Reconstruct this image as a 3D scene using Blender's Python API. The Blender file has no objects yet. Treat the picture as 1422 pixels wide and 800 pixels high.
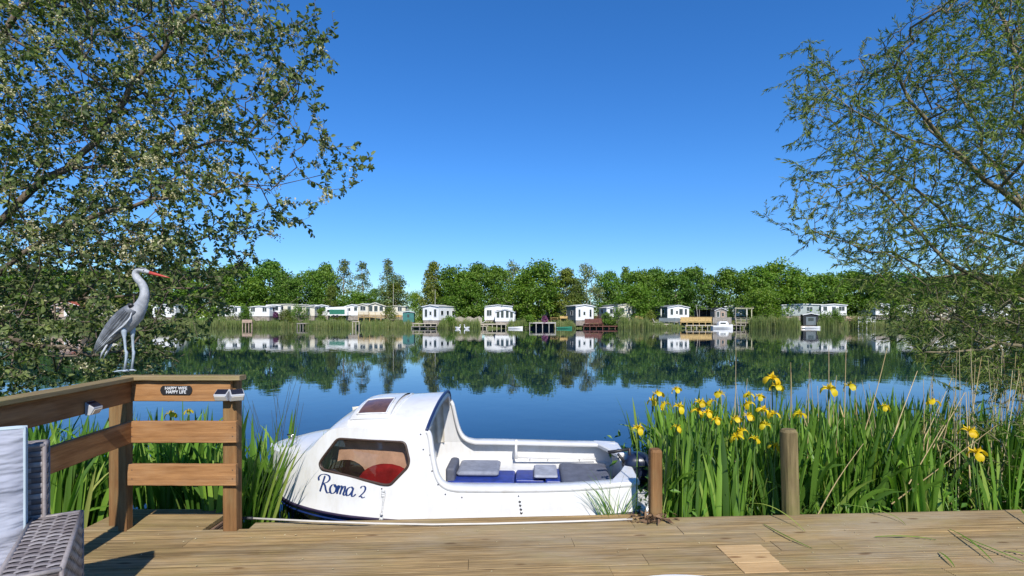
import bpy, bmesh, math, random
import numpy as np
from mathutils import Vector, Matrix
sc = bpy.context.scene
col = sc.collection
R = math.radians
random.seed(7)
rng = np.random.default_rng(7)
CAM_H, FPX, HOR = 1.46, 760.0, 443.0
WATER = -0.45

def at(px, py, Y):
    return Vector(((px-711)/FPX*Y, Y, CAM_H-(py-HOR)/FPX*Y))
def lerp(x, pts):
    return float(np.interp(x, [p[0] for p in pts], [p[1] for p in pts]))

# ---------------------------------------------------------------- materials
MATS = {}
def new_mat(name):
    m = bpy.data.materials.new(name); m.use_nodes = True
    nt = m.node_tree; b = nt.nodes['Principled BSDF']
    MATS[name] = m
    return m, nt, b
def nd(nt, t, **kw):
    n = nt.nodes.new(t)
    for k, v in kw.items():
        if k in n.inputs.keys(): n.inputs[k].default_value = v
        else: setattr(n, k, v)
    return n
def rgb(c): return (c[0], c[1], c[2], 1.0)
def ramp(nt, fac, stops):
    r = nt.nodes.new('ShaderNodeValToRGB')
    el = r.color_ramp.elements
    el[0].position = stops[0][0]; el[0].color = rgb(stops[0][1])
    el[1].position = stops[-1][0]; el[1].color = rgb(stops[-1][1])
    for p, c in stops[1:-1]:
        e = el.new(p); e.color = rgb(c)
    nt.links.new(fac, r.inputs['Fac'])
    return r.outputs['Color']
def noise(nt, scale=5, detail=4, rough=.6, stretch=(1,1,1), coord='Object'):
    tc = nt.nodes.new('ShaderNodeTexCoord'); mp = nt.nodes.new('ShaderNodeMapping')
    mp.inputs['Scale'].default_value = stretch
    nt.links.new(tc.outputs[coord], mp.inputs['Vector'])
    n = nd(nt, 'ShaderNodeTexNoise', Scale=scale, Detail=detail, Roughness=rough)
    nt.links.new(mp.outputs['Vector'], n.inputs['Vector'])
    return n.outputs['Fac']
def mixc(nt, fac, a, b, mode='MIX'):
    m = nt.nodes.new('ShaderNodeMix'); m.data_type = 'RGBA'; m.blend_type = mode
    for sock, v in ((m.inputs[0], fac), (m.inputs[6], a), (m.inputs[7], b)):
        if hasattr(v, 'is_output'): nt.links.new(v, sock)
        elif isinstance(v, (int, float)): sock.default_value = v
        else: sock.default_value = rgb(v)
    return m.outputs[2]
def bump(nt, b, h, strength=.3, dist=.01):
    bp = nd(nt, 'ShaderNodeBump', Strength=strength, Distance=dist)
    nt.links.new(h, bp.inputs['Height']); nt.links.new(bp.outputs['Normal'], b.inputs['Normal'])
def attr(nt, name='var'):
    a = nt.nodes.new('ShaderNodeAttribute'); a.attribute_name = name
    return a.outputs['Fac']
def simple(name, c, rough=.6, metal=0, var=.12, scale=8, spec=.5, bumps=0, c2=None):
    m, nt, b = new_mat(name)
    n = noise(nt, scale, 5)
    lo = c2 or tuple(x*(1-2*var) for x in c); hi = tuple(min(1, x*(1+var)) for x in c)
    nt.links.new(ramp(nt, n, [(.3, lo), (.7, hi)]), b.inputs['Base Color'])
    b.inputs['Roughness'].default_value = rough; b.inputs['Metallic'].default_value = metal
    b.inputs['Specular IOR Level'].default_value = spec
    if bumps: bump(nt, b, noise(nt, scale*6, 4), bumps, .01)
    return m
def leafmat(name, stops, trans=.35, rough=.5, spec=.35, tint=(1.1,1.25,.5)):
    m, nt, b = new_mat(name)
    c = ramp(nt, attr(nt), stops)
    n2 = noise(nt, 1.3, 3)
    c = mixc(nt, .5, c, ramp(nt, n2, [(.3, (.55,.55,.55)), (.7, (1.25,1.25,1.2))]), 'MULTIPLY')
    oi = nt.nodes.new('ShaderNodeObjectInfo')
    c = mixc(nt, 1.0, c, ramp(nt, oi.outputs['Random'], [(0,(.80,.86,.86)), (.35,(1.12,1.04,.9)), (.6,(.92,1.0,1.0)), (.85,(1.22,1.14,1.0)), (1,(.86,.9,.8))]), 'MULTIPLY')
    nt.links.new(c, b.inputs['Base Color'])
    b.inputs['Roughness'].default_value = rough; b.inputs['Specular IOR Level'].default_value = spec
    tr = nt.nodes.new('ShaderNodeBsdfTranslucent')
    nt.links.new(mixc(nt, 1.0, c, tint, 'MULTIPLY'), tr.inputs['Color'])
    mx = nd(nt, 'ShaderNodeMixShader'); mx.inputs[0].default_value = trans
    out = nt.nodes['Material Output']
    nt.links.new(b.outputs[0], mx.inputs[1]); nt.links.new(tr.outputs[0], mx.inputs[2])
    nt.links.new(mx.outputs[0], out.inputs['Surface'])
    return m
def wood(name, dark, light, algae=None, grain=1.0, rough=.75, knots=True, al_amt=.5, grey=None):
    m, nt, b = new_mat(name)
    g1 = noise(nt, 6*grain, 8, .7, (.35, 6, 6))
    g2 = noise(nt, 2.2, 4, .6, (.6, 2.5, 2.5))
    c = ramp(nt, g1, [(.28, dark), (.5, tuple((x+y)/2 for x, y in zip(dark, light))), (.72, light)])
    if name=='deck_wood':
        c = mixc(nt, .85, c, ramp(nt, noise(nt, 5, 3, .8, (.07, 10, 1)), [(.36, (.42,.37,.31)), (.5, (1,1,1)), (.64, (1.36,1.30,1.2))]), 'MULTIPLY')
    v = attr(nt)
    c = mixc(nt, .75, c, ramp(nt, v, [(0, (.72,.70,.66)), (.5, (1,1,1)), (1, (1.22,1.16,1.08))]), 'MULTIPLY')
    c = mixc(nt, .6, c, ramp(nt, g2, [(.3, (.68,.64,.60)), (.7, (1.2,1.2,1.18))]), 'MULTIPLY')
    if grey:
        n3 = noise(nt, 1.1, 5, .7, (.5, 1.6, 1.6))
        mr = nt.nodes.new('ShaderNodeMapRange'); mr.inputs[1].default_value=.45; mr.inputs[2].default_value=.65
        mr.inputs[4].default_value=.7
        nt.links.new(n3, mr.inputs[0]); c = mixc(nt, mr.outputs[0], c, grey)
    if algae:
        n3 = noise(nt, 2.3, 6, .75, (.6, 1.5, 1.5))
        mr = nt.nodes.new('ShaderNodeMapRange'); mr.inputs[1].default_value=.48; mr.inputs[2].default_value=.68
        mr.inputs[4].default_value=al_amt
        nt.links.new(n3, mr.inputs[0]); c = mixc(nt, mr.outputs[0], c, algae)
    if knots:
        tc = nt.nodes.new('ShaderNodeTexCoord'); mp = nt.nodes.new('ShaderNodeMapping'); mp.inputs['Scale'].default_value=(2.2,7,7)
        nt.links.new(tc.outputs['Object'], mp.inputs['Vector'])
        vo = nd(nt, 'ShaderNodeTexVoronoi', Scale=1.0); nt.links.new(mp.outputs[0], vo.inputs['Vector'])
        kf = ramp(nt, vo.outputs['Distance'], [(.0, (.25,.16,.1)), (.07, (.45,.35,.28)), (.12, (1,1,1))])
        c = mixc(nt, .8, c, kf, 'MULTIPLY')
    nt.links.new(c, b.inputs['Base Color']); b.inputs['Roughness'].default_value = rough
    b.inputs['Specular IOR Level'].default_value = .25
    bump(nt, b, noise(nt, 9*grain, 8, .75, (.3, 9, 9)), .45, .006)
    return m

wood('deck_wood', (.15,.100,.043), (.38,.275,.140), algae=(.24,.185,.070), al_amt=.6, grey=(.32,.265,.18))
wood('fresh_wood', (.34,.22,.10), (.50,.36,.20), knots=True)
wood('rail_wood', (.17,.072,.024), (.50,.265,.11), grey=(.42,.27,.15), knots=True)
wood('cap_wood', (.20,.14,.065), (.36,.28,.15), algae=(.21,.19,.06), al_amt=.8)
wood('post_orange', (.11,.050,.018), (.31,.165,.065), algae=(.24,.19,.09), al_amt=.4)
wood('post_pale', (.07,.052,.022), (.31,.24,.115), algae=(.17,.16,.05), al_amt=.75)
wood('dark_ribs', (.12,.07,.045), (.26,.17,.12), knots=False)
simple('bark', (.16,.125,.09), .85, var=.25, scale=12, bumps=.5, c2=(.06,.045,.03))
simple('bark_moss', (.21,.17,.10), .85, var=.25, scale=9, bumps=.5, c2=(.085,.075,.04))
simple('bark_far', (.34,.29,.23), .9, var=.25, scale=3, c2=(.17,.14,.10))
simple('twig', (.20,.15,.10), .8, var=.2, scale=9)
simple('screw',(.12,.10,.09),.5,metal=.6,var=.1)
simple('mud', (.07,.052,.034), .95, var=.3, scale=5, bumps=.6)
# ---------------------------------------------------------------- mesh helpers
class MB:
    def __init__(s): s.v=[]; s.f=[]; s.a=[]; s.m=[]; s.cur=0.5; s.mi=0
    def add(s, vs, fs):
        n=len(s.v); s.v += [tuple(p) for p in vs]
        for f in fs: s.f.append(tuple(i+n for i in f)); s.a.append(s.cur); s.m.append(s.mi)
    def box(s, x0,x1,y0,y1,z0,z1, M=None):
        vs=[Vector(p) for p in ((x0,y0,z0),(x1,y0,z0),(x1,y1,z0),(x0,y1,z0),(x0,y0,z1),(x1,y0,z1),(x1,y1,z1),(x0,y1,z1))]
        if M is not None: vs=[M@p for p in vs]
        s.add(vs, [(0,3,2,1),(4,5,6,7),(0,1,5,4),(1,2,6,5),(2,3,7,6),(3,0,4,7)])
    def cham(s, x0,x1,y0,y1,z0,z1, c=.004, M=None):
        # box with chamfered edges: stack of 4 rings
        def ring(ins, z): return [(x0+ins,y0+c if not ins else y0+ins,z)]
        vs=[]
        for (i,z) in ((c,z0),(0,z0+c),(0,z1-c),(c,z1)):
            a0,a1,b0,b1=x0+i,x1-i,y0+i,y1-i
            vs += [(a0+c,b0,z),(a1-c,b0,z),(a1,b0+c,z),(a1,b1-c,z),(a1-c,b1,z),(a0+c,b1,z),(a0,b1-c,z),(a0,b0+c,z)]
        vs=[Vector(p) for p in vs]
        if M is not None: vs=[M@p for p in vs]
        fs=[tuple(range(7,-1,-1)), tuple(range(24,32))]
        for r in range(3):
            for k in range(8):
                k2=(k+1)%8; fs.append((r*8+k, r*8+k2, r*8+8+k2, r*8+8+k))
        s.add(vs, fs)
    def tube(s, pts, rad, n=8, cap=True, flat=1.0, up=None):
        pts=[Vector(p) for p in pts]; m=len(pts)
        if not hasattr(rad,'__len__'): rad=[rad]*m
        vs=[]; prev=None
        for i,p in enumerate(pts):
            d=(pts[min(i+1,m-1)]-pts[max(i-1,0)])
            d = d.normalized() if d.length>1e-9 else Vector((0,0,1))
            if prev is None:
                a = up or (Vector((0,0,1)) if abs(d.z)<.9 else Vector((1,0,0)))
                u=d.cross(a).normalized()
            else:
                u=prev-d*prev.dot(d)
                u = u.normalized() if u.length>1e-6 else d.orthogonal().normalized()
            prev=u; w=d.cross(u).normalized()
            for k in range(n):
                t=2*math.pi*k/n
                vs.append(p+u*(math.cos(t)*rad[i])+w*(math.sin(t)*rad[i]*flat))
        fs=[]
        for i in range(m-1):
            for k in range(n):
                k2=(k+1)%n; fs.append((i*n+k,i*n+k2,(i+1)*n+k2,(i+1)*n+k))
        if cap: fs += [tuple(range(n-1,-1,-1)), tuple(range((m-1)*n,m*n))]
        s.add(vs,fs)
    def rings(s, rings, cap=True):
        n=len(rings[0]); vs=[p for r in rings for p in r]; fs=[]
        for i in range(len(rings)-1):
            for k in range(n):
                k2=(k+1)%n; fs.append((i*n+k,i*n+k2,(i+1)*n+k2,(i+1)*n+k))
        if cap: fs += [tuple(range(n-1,-1,-1)), tuple(range((len(rings)-1)*n,len(rings)*n))]
        s.add(vs,fs)
    def grid(s, g, close=False):
        h=len(g); w=len(g[0]); vs=[p for r in g for p in r]; fs=[]
        for i in range(h-1):
            for j in range(w-1): fs.append((i*w+j,i*w+j+1,(i+1)*w+j+1,(i+1)*w+j))
        s.add(vs,fs)
    def ball(s, c, r, n=8, m=5, jit=0):
        c=Vector(c)
        if not hasattr(r,'__len__'): r=(r,r,r)
        rg=[]
        for i in range(1,m+1):
            ph=math.pi*i/(m+1); rg.append([c+Vector((r[0]*math.sin(ph)*math.cos(2*math.pi*k/n), r[1]*math.sin(ph)*math.sin(2*math.pi*k/n), r[2]*math.cos(ph)))*(1+random.uniform(-jit,jit)) for k in range(n)])
        vs=[p for q in rg for p in q]+[c+Vector((0,0,r[2])), c-Vector((0,0,r[2]))]
        fs=[]
        for i in range(m-1):
            for k in range(n):
                k2=(k+1)%n; fs.append((i*n+k,(i+1)*n+k,(i+1)*n+k2,i*n+k2))
        T=m*n
        for k in range(n):
            k2=(k+1)%n; fs.append((T,k,k2)); fs.append((T+1,(m-1)*n+k2,(m-1)*n+k))
        s.add(vs,fs)
    def build(s, name, mat, parent=None, smooth=False, loc=None, rot=None, link=True):
        me=bpy.data.meshes.new(name); me.from_pydata(s.v,[],s.f)
        for mm in (mat if isinstance(mat,(list,tuple)) else [mat]):
            me.materials.append(MATS[mm] if isinstance(mm,str) else mm)
        if isinstance(mat,(list,tuple)): me.polygons.foreach_set('material_index', s.m)
        at_=me.attributes.new('var','FLOAT','FACE'); at_.data.foreach_set('value', s.a)
        if smooth: me.polygons.foreach_set('use_smooth',[True]*len(me.polygons))
        me.update()
        o=bpy.data.objects.new(name,me)
        if link: col.objects.link(o)
        if parent: o.parent=parent
        if loc is not None: o.location=loc
        if rot is not None: o.rotation_euler=rot
        return o
def np_mesh(name, V, F, var, mat, parent=None, smooth=False):
    """V (n,3), F list of (m,k) arrays (tri or quad); var per face"""
    me=bpy.data.meshes.new(name); V=np.asarray(V,dtype=np.float32)
    me.vertices.add(len(V)); me.vertices.foreach_set('co', V.ravel())
    k=F.shape[1]; nf=len(F)
    me.loops.add(nf*k); me.loops.foreach_set('vertex_index', F.astype(np.int32).ravel())
    me.polygons.add(nf); me.polygons.foreach_set('loop_start', np.arange(0,nf*k,k,dtype=np.int32))
    me.update(calc_edges=True); me.validate()
    me.materials.append(MATS[mat] if isinstance(mat,str) else mat)
    at_=me.attributes.new('var','FLOAT','FACE'); at_.data.foreach_set('value', np.asarray(var,dtype=np.float32))
    if smooth: me.polygons.foreach_set('use_smooth', np.ones(nf,dtype=bool))
    o=bpy.data.objects.new(name,me); col.objects.link(o)
    if parent: o.parent=parent
    return o
def empty(name, loc=(0,0,0), rz=0):
    o=bpy.data.objects.new(name,None); col.objects.link(o); o.location=loc; o.rotation_euler=(0,0,rz); o.empty_display_size=.1
    return o
def tag(o, label=None, cat=None, group=None, kind=None):
    if label: o['label']=label
    if cat: o['category']=cat
    if group: o['group']=group
    if kind: o['kind']=kind
    return o
def copy_tree(o, parent=None):
    c=o.copy(); col.objects.link(c)
    if parent: c.parent=parent
    for ch in list(o.children): copy_tree(ch,c)
    return c
def bevel(o, w=.004, seg=2):
    m=o.modifiers.new('bevel','BEVEL'); m.width=w; m.segments=seg; m.limit_method='ANGLE'; m.angle_limit=R(35)
    return o
def subs(o, lv=1):
    m=o.modifiers.new('sub','SUBSURF'); m.levels=lv; m.render_levels=lv; return o
def nrm(a): return a/np.maximum(np.linalg.norm(a,axis=-1,keepdims=True),1e-9)

def leaves(name, P, D, L, W, var, mat, parent=None, broad=False, fold=.25, N=None):
    """one folded leaf per row: P base, D direction"""
    n=len(P); D=nrm(D)
    if N is None: N=rng.normal(size=(n,3))+np.array([0,-.2,.9])
    S=nrm(np.cross(D,N)); N=np.cross(S,D)
    L=L[:,None]; W=W[:,None]
    droop=N*(-.12)*L
    if broad:
        v=np.stack([P, P+D*L*.3+S*W*.45+N*W*fold, P+D*L*.7+S*W*.42+N*W*fold+droop*.5, P+D*L+droop,
                    P+D*L*.7-S*W*.42+N*W*fold+droop*.5, P+D*L*.3-S*W*.45+N*W*fold],1)
        b=np.arange(n)[:,None]*6
        F=np.concatenate([b+np.array([0,1,2,3]), b+np.array([0,3,4,5])],0)
        return np_mesh(name, v.reshape(-1,3), F, np.tile(var,2), mat, parent)
    v=np.stack([P, P+D*L*.45+S*W*.5+N*W*fold, P+D*L+droop, P+D*L*.45-S*W*.5+N*W*fold],1)
    b=np.arange(n)[:,None]*4
    F=np.concatenate([b+np.array([0,1,2]), b+np.array([0,2,3])],0)
    return np_mesh(name, v.reshape(-1,3), F, np.tile(var,2), mat, parent)

def blades(name, base, L, W, th0, th1, az, var, mat, parent=None, K=8, bendk=2.0, facing=None, kink=None, fold=.18, taper=.62):
    """sword leaves: lean th0 at base plus th1 towards the tip, in direction az"""
    n=len(base); s=np.linspace(0,1,K+1)
    th=th0[:,None]+th1[:,None]*s[None,:]**bendk
    if kink is not None:      # broken leaves: (position, angle)
        th=th+np.where(s[None,:]>kink[0][:,None], kink[1][:,None], 0)
    ds=(L[:,None]/K)
    hx=np.concatenate([np.zeros((n,1)), np.cumsum(np.sin((th[:,1:]+th[:,:-1])/2)*ds,1)],1)
    hz=np.concatenate([np.zeros((n,1)), np.cumsum(np.cos((th[:,1:]+th[:,:-1])/2)*ds,1)],1)
    dx,dy=np.cos(az)[:,None],np.sin(az)[:,None]
    C=np.stack([base[:,0:1]+hx*dx, base[:,1:2]+hx*dy, base[:,2:3]+hz],-1)
    fa=facing if facing is not None else az+np.pi/2+rng.normal(0,.5,n)
    S=np.stack([np.cos(fa),np.sin(fa),np.zeros(n)],-1)[:,None,:]
    T=nrm(np.gradient(C,axis=1)); Nn=nrm(np.cross(np.broadcast_to(S,T.shape),T)); S2=np.cross(T,Nn)
    prof=np.where(s<taper, .75+.25*np.sin(s/taper*np.pi*.7), (.75+.25*np.sin(np.pi*.7))*np.cos((s-taper)/(1-taper)*np.pi/2)**.8)
    prof[-1]=.02
    w=(W[:,None]*prof[None,:])[...,None]*.5
    V=np.stack([C-S2*w+Nn*w*fold*2, C, C+S2*w+Nn*w*fold*2],2)
    i=np.arange(K)[:,None]*3; q=np.concatenate([i+np.array([0,1,4,3]), i+np.array([1,2,5,4])],0)
    F=(np.arange(n)[:,None,None]*((K+1)*3)+q[None]).reshape(-1,4)
    return np_mesh(name, V.reshape(-1,3), F, np.repeat(var,len(q)), mat, parent, smooth=True)

def in_poly(x,y,poly):
    c=np.zeros(len(x),bool); n=len(poly); j=n-1
    for i in range(n):
        xi,yi=poly[i]; xj,yj=poly[j]
        c ^= ((yi>y)!=(yj>y)) & (x < (xj-xi)*(y-yi)/((yj-yi)+1e-12)+xi); j=i
    return c

def grow(limbs, targets, step=.16, droop=.0, wob=.03, back=.0):
    """skeleton: hand-placed limbs (lists of points, the first its root) plus a branchlet out to every target"""
    cap=sum(len(l) for l in limbs)*12+len(targets)*14+100
    P=np.zeros((cap,3)); par=np.full(cap,-1,int); dep=np.zeros(cap); n=0
    for limb in limbs:
        pts=[Vector(p) for p in limb]
        if n==0: last=-1
        else:
            last=int(np.argmin(((P[:n]-np.array(pts[0]))**2).sum(1)))
        out=[]
        for a,b in zip(pts[:-1],pts[1:]):
            k=max(1,int((b-a).length/.22))
            for i in range(k): out.append(a.lerp(b,i/k))
        out.append(pts[-1])
        for i,p in enumerate(out):
            q=np.array(p)+(rng.normal(0,wob*.5,3) if i else 0)
            P[n]=q; par[n]=last; dep[n]=(dep[last]+np.linalg.norm(q-P[last])) if last>=0 else 0
            last=n; n+=1
    nl=n
    T=np.asarray(targets); order=np.argsort(((T[:,None,:]-P[None,:nl:3,:])**2).sum(2).min(1)+rng.random(len(T))*.15)
    tipn=[]
    for ti in order:
        t=T[ti]; d=np.sqrt(((P[:n]-t)**2).sum(1))
        j=int(np.argmin(d+dep[:n]*.12)); L=d[j]
        k=max(1,min(12,int(L/step))); a=P[j].copy()
        side=rng.normal(0,1,3)*wob*min(L,1)*1.6
        last=j
        for i in range(1,k+1):
            u=i/k
            q=a+(t-a)*u+side*math.sin(u*math.pi)+np.array([0,0,droop*L*math.sin(u*math.pi)])+rng.normal(0,wob*.25,3)
            P[n]=q; par[n]=last; dep[n]=dep[last]+np.linalg.norm(q-P[last]); last=n; n+=1
        tipn.append(last)
    P=P[:n]; par=par[:n]; cnt=np.zeros(n)
    kids=np.zeros(n,int)
    for i in range(n):
        if par[i]>=0: kids[par[i]]+=1
    cnt[kids==0]=1
    for i in range(n-1,-1,-1):
        if par[i]>=0: cnt[par[i]]+=cnt[i]
    return P,par,cnt
def skeleton_mesh(name, P, par, cnt, mat, parent, r0=.004, power=.43, rmax=.3, thick=0):
    mb=MB(); n=len(P); rad=np.minimum(r0*cnt**power, rmax)
    ch=[[] for _ in range(n)]
    for i in range(n):
        if par[i]>=0: ch[par[i]].append(i)
    starts=[(i,-1) for i in range(n) if par[i]<0]
    while starts:
        i,pr=starts.pop()
        chain=[pr] if pr>=0 else []
        chain.append(i); cur=i
        while ch[cur]:
            k=sorted(ch[cur], key=lambda c:-cnt[c])
            for o in k[1:]: starts.append((o,cur))
            cur=k[0]; chain.append(cur)
        rr=[rad[c] for c in chain]
        if pr>=0: rr[0]=min(rad[pr], rr[1]*1.15)
        if len(chain)>1:
            mx=max(rr); mb.tube([P[c] for c in chain], rr, 3 if mx<.009 else (5 if mx<.03 else 8), cap=mx>.01)
    return mb.build(name, mat, parent, smooth=True), rad
# ---------------------------------------------------------------- ground, bank, water
def smooth(a,b,x):
    t=np.clip((x-a)/(b-a),0,1); return t*t*(3-2*t)
def shore(x):   # far shoreline distance
    base=np.interp(x,[-140,-75,-45,-22,40,70,120],[95,113,116,108,108,112,112])
    return base+1.1*np.sin(x*.21)+.7*np.sin(x*.53+1)
def ground_z(x,y):
    far=smooth(-1.5,4.5,y-shore(x))
    side=smooth(150,162,np.abs(x))
    near_edge=np.where(x>.95, 6.2+.5*np.sin(x*1.7), np.where(x<-1.7, 5.7+.3*np.sin(x*2), 3.6))
    near_edge=np.where(x>6.2, 6.4+(x-6.2)*.9, near_edge); near_edge=np.where(x<-7, 5.7+(-7-x)*.3, near_edge)
    near=1-smooth(-1.2,.6,y-near_edge)
    land=np.maximum(np.maximum(far,side),near)
    h=-1.6+land*1.6
    z=h+far*(.78+.25*np.sin(x*.05)) + near*(-.36)*(1-far)
    return z
xs=np.concatenate([np.linspace(-2500,-180,12),np.linspace(-170,-12,110),np.linspace(-11.5,11.5,70),np.linspace(12,170,110),np.linspace(180,2500,12)])
ys=np.concatenate([np.linspace(-60,-4,8),np.linspace(-3,10,50),np.linspace(12,88,12),np.linspace(90,140,70),np.linspace(150,4000,20)])
X,Y=np.meshgrid(xs,ys); Z=ground_z(X,Y)
V=np.stack([X,Y,Z],-1).reshape(-1,3); w=len(xs); h=len(ys)
i,j=np.meshgrid(np.arange(h-1),np.arange(w-1),indexing='ij'); b=(i*w+j).ravel()
F=np.stack([b,b+1,b+w+1,b+w],1)
m,nt,bs=new_mat('ground')
n1=noise(nt,.35,8,.7); g=ramp(nt,n1,[(.35,(.055,.075,.022)),(.5,(.10,.12,.04)),(.66,(.19,.16,.10))])
nt.links.new(g,bs.inputs['Base Color']); bs.inputs['Roughness'].default_value=.95; bs.inputs['Specular IOR Level'].default_value=.1
o=np_mesh('ground',V,F,np.full(len(F),.5),'ground',smooth=True); tag(o,kind='structure')
# water
m,nt,bs=new_mat('lake_water')
bs.inputs['Base Color'].default_value=(.001,.013,.036,1); bs.inputs['Roughness'].default_value=.008
bs.inputs['IOR'].default_value=1.333; bs.inputs['Specular IOR Level'].default_value=.5
na=noise(nt,1.3,3,.5,(1,.75,1)); nb=noise(nt,9,3,.55,(1,.6,1)); nc=noise(nt,.12,2,.5,(1,.6,1))
mp=nt.nodes.new('ShaderNodeMath'); mp.operation='MULTIPLY'; mp.inputs[1].default_value=.10
nt.links.new(nb,mp.inputs[0]); ad=nt.nodes.new('ShaderNodeMath'); nt.links.new(na,ad.inputs[0]); nt.links.new(mp.outputs[0],ad.inputs[1])
mr=nt.nodes.new('ShaderNodeMapRange'); mr.inputs[1].default_value=.35; mr.inputs[2].default_value=.7; mr.inputs[3].default_value=.35; mr.inputs[4].default_value=1.0
nt.links.new(nc,mr.inputs[0])
bp=nd(nt,'ShaderNodeBump',Distance=.005); nt.links.new(mr.outputs[0],bp.inputs['Strength'])
nt.links.new(ad.outputs[0],bp.inputs['Height']); nt.links.new(bp.outputs['Normal'],bs.inputs['Normal'])
wb=MB(); wb.grid([[(-175,2.2,WATER),(175,2.2,WATER)],[(-175,150,WATER),(175,150,WATER)]])
tag(wb.build('lake_water','lake_water'),kind='structure')

# ---------------------------------------------------------------- deck (local x along the boards, rotated)
AD=.0625
deck=empty('timber_deck',(0,3.93,0),AD)
tag(deck,'grooved weathered timber deck across the foreground beside the boat','deck')
def board(mb, x0,x1,y0,y1,zt, th=.03, ribs=True, var=None, depth=.0035):
    mb.cur=random.random() if var is None else var
    n=9 if ribs else 1; wv=(y1-y0); e=.004
    prof=[(y0,zt-th),(y0,zt-e),(y0+e,zt)]
    if ribs:
        p=(wv-2*e)/n
        for k in range(n):
            a=y0+e+k*p
            if k: prof += [(a+p*.12,zt)]
            if k<n-1: prof += [(a+p*.68,zt),(a+p*.80,zt-depth),(a+p*1.0,zt-depth)]
    prof += [(y1-e,zt),(y1,zt-e),(y1,zt-th)]
    sag=random.uniform(-.0015,.0015)
    mb.rings([[(x0,a,b+sag) for a,b in prof],[(x1,a,b+sag) for a,b in prof]])
mb=MB(); xL,xR=-3.0,5.2; y=0.0; bw=.138; gap=.007; r=0
LW=Matrix.Rotation(AD,4,'Z')
while y>-3.6:
    y0=y-bw; cuts=sorted(random.uniform(xL+.6,xR-.6) for _ in range(2)) if r>0 else [random.uniform(.5,1.6)]
    # butt joints
    seg=[xL+r*0]+cuts+[xR]
    for a,b_ in zip(seg[:-1],seg[1:]):
        if b_-a<.25: continue
        board(mb,a+.0015,b_-.0015,y0,y,-.001*random.random())
    y-=bw+gap; r+=1
mb.build('boards','deck_wood',deck)
# outer mooring board, a little lower, and its fascia
mb=MB(); board(mb,-1.86,.97,.010,.175,-.022,th=.04); mb.build('mooring_board','deck_wood',deck)
mb=MB(); mb.cur=.2; mb.cham(-1.86,.97,.14,.168,-.22,-.064); mb.cur=.3; mb.cham(.98,5.2,.003,.03,-.2,-.002); mb.build('fascia','deck_wood',deck)
# replaced panel of pale boards
mb=MB()
for k in range(3):
    y1=-.49-k*(.128); sh=0
    board(mb,1.285,1.575-.012*k,y1-.122,y1,.0045,th=.012,var=.6+.15*k)
o=mb.build('replacement_panel','fresh_wood',deck); o['label']='pale new boards let into the weathered deck'
# joists + posts under deck
mb=MB()
for k in range(9): mb.cham(-2.9+k,-2.83+k,-3.6,-.02,-.2,-.034)
mb.build('joists','post_pale',deck)
for x_ in (-2.8,-.9,.9,2.8,4.9):
    mb=MB(); mb.cham(x_-.05,x_+.05,-.15,-.05,-1.4,-.2); mb.build('pile','post_pale',deck)
# landing behind the railing: boards running across, its ribbed side
land=MB(); yy=3.78
while yy<4.2:
    board(land,-2.98,-2.145,yy,yy+.138,-.0,var=random.uniform(.3,.6)); yy+=.143
o=land.build('landing','deck_wood'); 
o.parent=deck; o.matrix_parent_inverse=(Matrix.Translation((0,3.93,0))@Matrix.Rotation(AD,4,'Z')).inverted()
mb=MB()
for k in range(9):
    mb.cur=random.random(); mb.cham(-2.142,-2.122,3.80,4.21,-.03-.03*k-.024,-.03-.03*k)
o=mb.build('ribbed_side','dark_ribs'); o.parent=deck; o.matrix_parent_inverse=(Matrix.Translation((0,3.93,0))@Matrix.Rotation(AD,4,'Z')).inverted()

# ---------------------------------------------------------------- railing
rail=empty('timber_railing',(-2.3,3.75,0)); tag(rail,'brown timber corner railing with three rails at the left of the deck','railing')
inv=Matrix.Translation((-2.3,3.75,0)).inverted()
def part(mb,name,mat,parent,loc=(0,0,0),rz=0,bev=0,label=None,smooth=False):
    o=mb.build(name,mat,smooth=smooth); o.parent=parent
    pw=parent_world(parent)
    o.matrix_local=pw.inverted()@(Matrix.Translation(loc)@Matrix.Rotation(rz,4,'Z'))
    if bev: bevel(o,bev)
    if label: o['label']=label
    return o
def parent_world(p):
    M=Matrix.LocRotScale(p.location,p.rotation_euler,p.scale)
    if p.parent: M=parent_world(p.parent)@M
    return M
def plank(L,th,h,var=.5,c=.004):
    mb=MB(); mb.cur=var
    # a few stations with a slight bow so that edges are not perfectly straight
    rg=[]
    n=10
    for i in range(n+1):
        x=L*i/n; dz=random.uniform(-.0012,.0012); dy=random.uniform(-.001,.001)
        rg.append([(x,dy+a,dz+b) for a,b in ((c,0),(th-c,0),(th,c),(th,h-c),(th-c,h),(c,h),(0,h-c),(0,c))])
    mb.rings(rg); return mb
YR=3.73
part(plank(.80,.095,.032,.55),'cap_rail','cap_wood',rail,(-2.64,3.695,1.042))
part(plank(.705,.034,.142,.62),'top_rail','rail_wood',rail,(-2.625,YR,.898),bev=0)
part(plank(.742,.034,.148,.42),'middle_rail','rail_wood',rail,(-2.622,YR,.614))
part(plank(.738,.034,.146,.5),'lower_rail','rail_wood',rail,(-2.62,YR,.322))
AL=math.atan2(-1,.105)   # left run towards the camera
for nm,z,h_,th,mt,v in (('cap_rail',1.040,.03,.10,'cap_wood',.3),('top_rail',.893,.145,.034,'rail_wood',.12),('middle_rail',.612,.148,.034,'rail_wood',.2)):
    off=.0 if nm!='cap_rail' else -.04
    part(plank(3.1,th,h_,v),nm,mt,rail,(-2.628-off*0+(-.0 if nm!='cap_rail' else -.03),3.728,z),AL)
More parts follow.
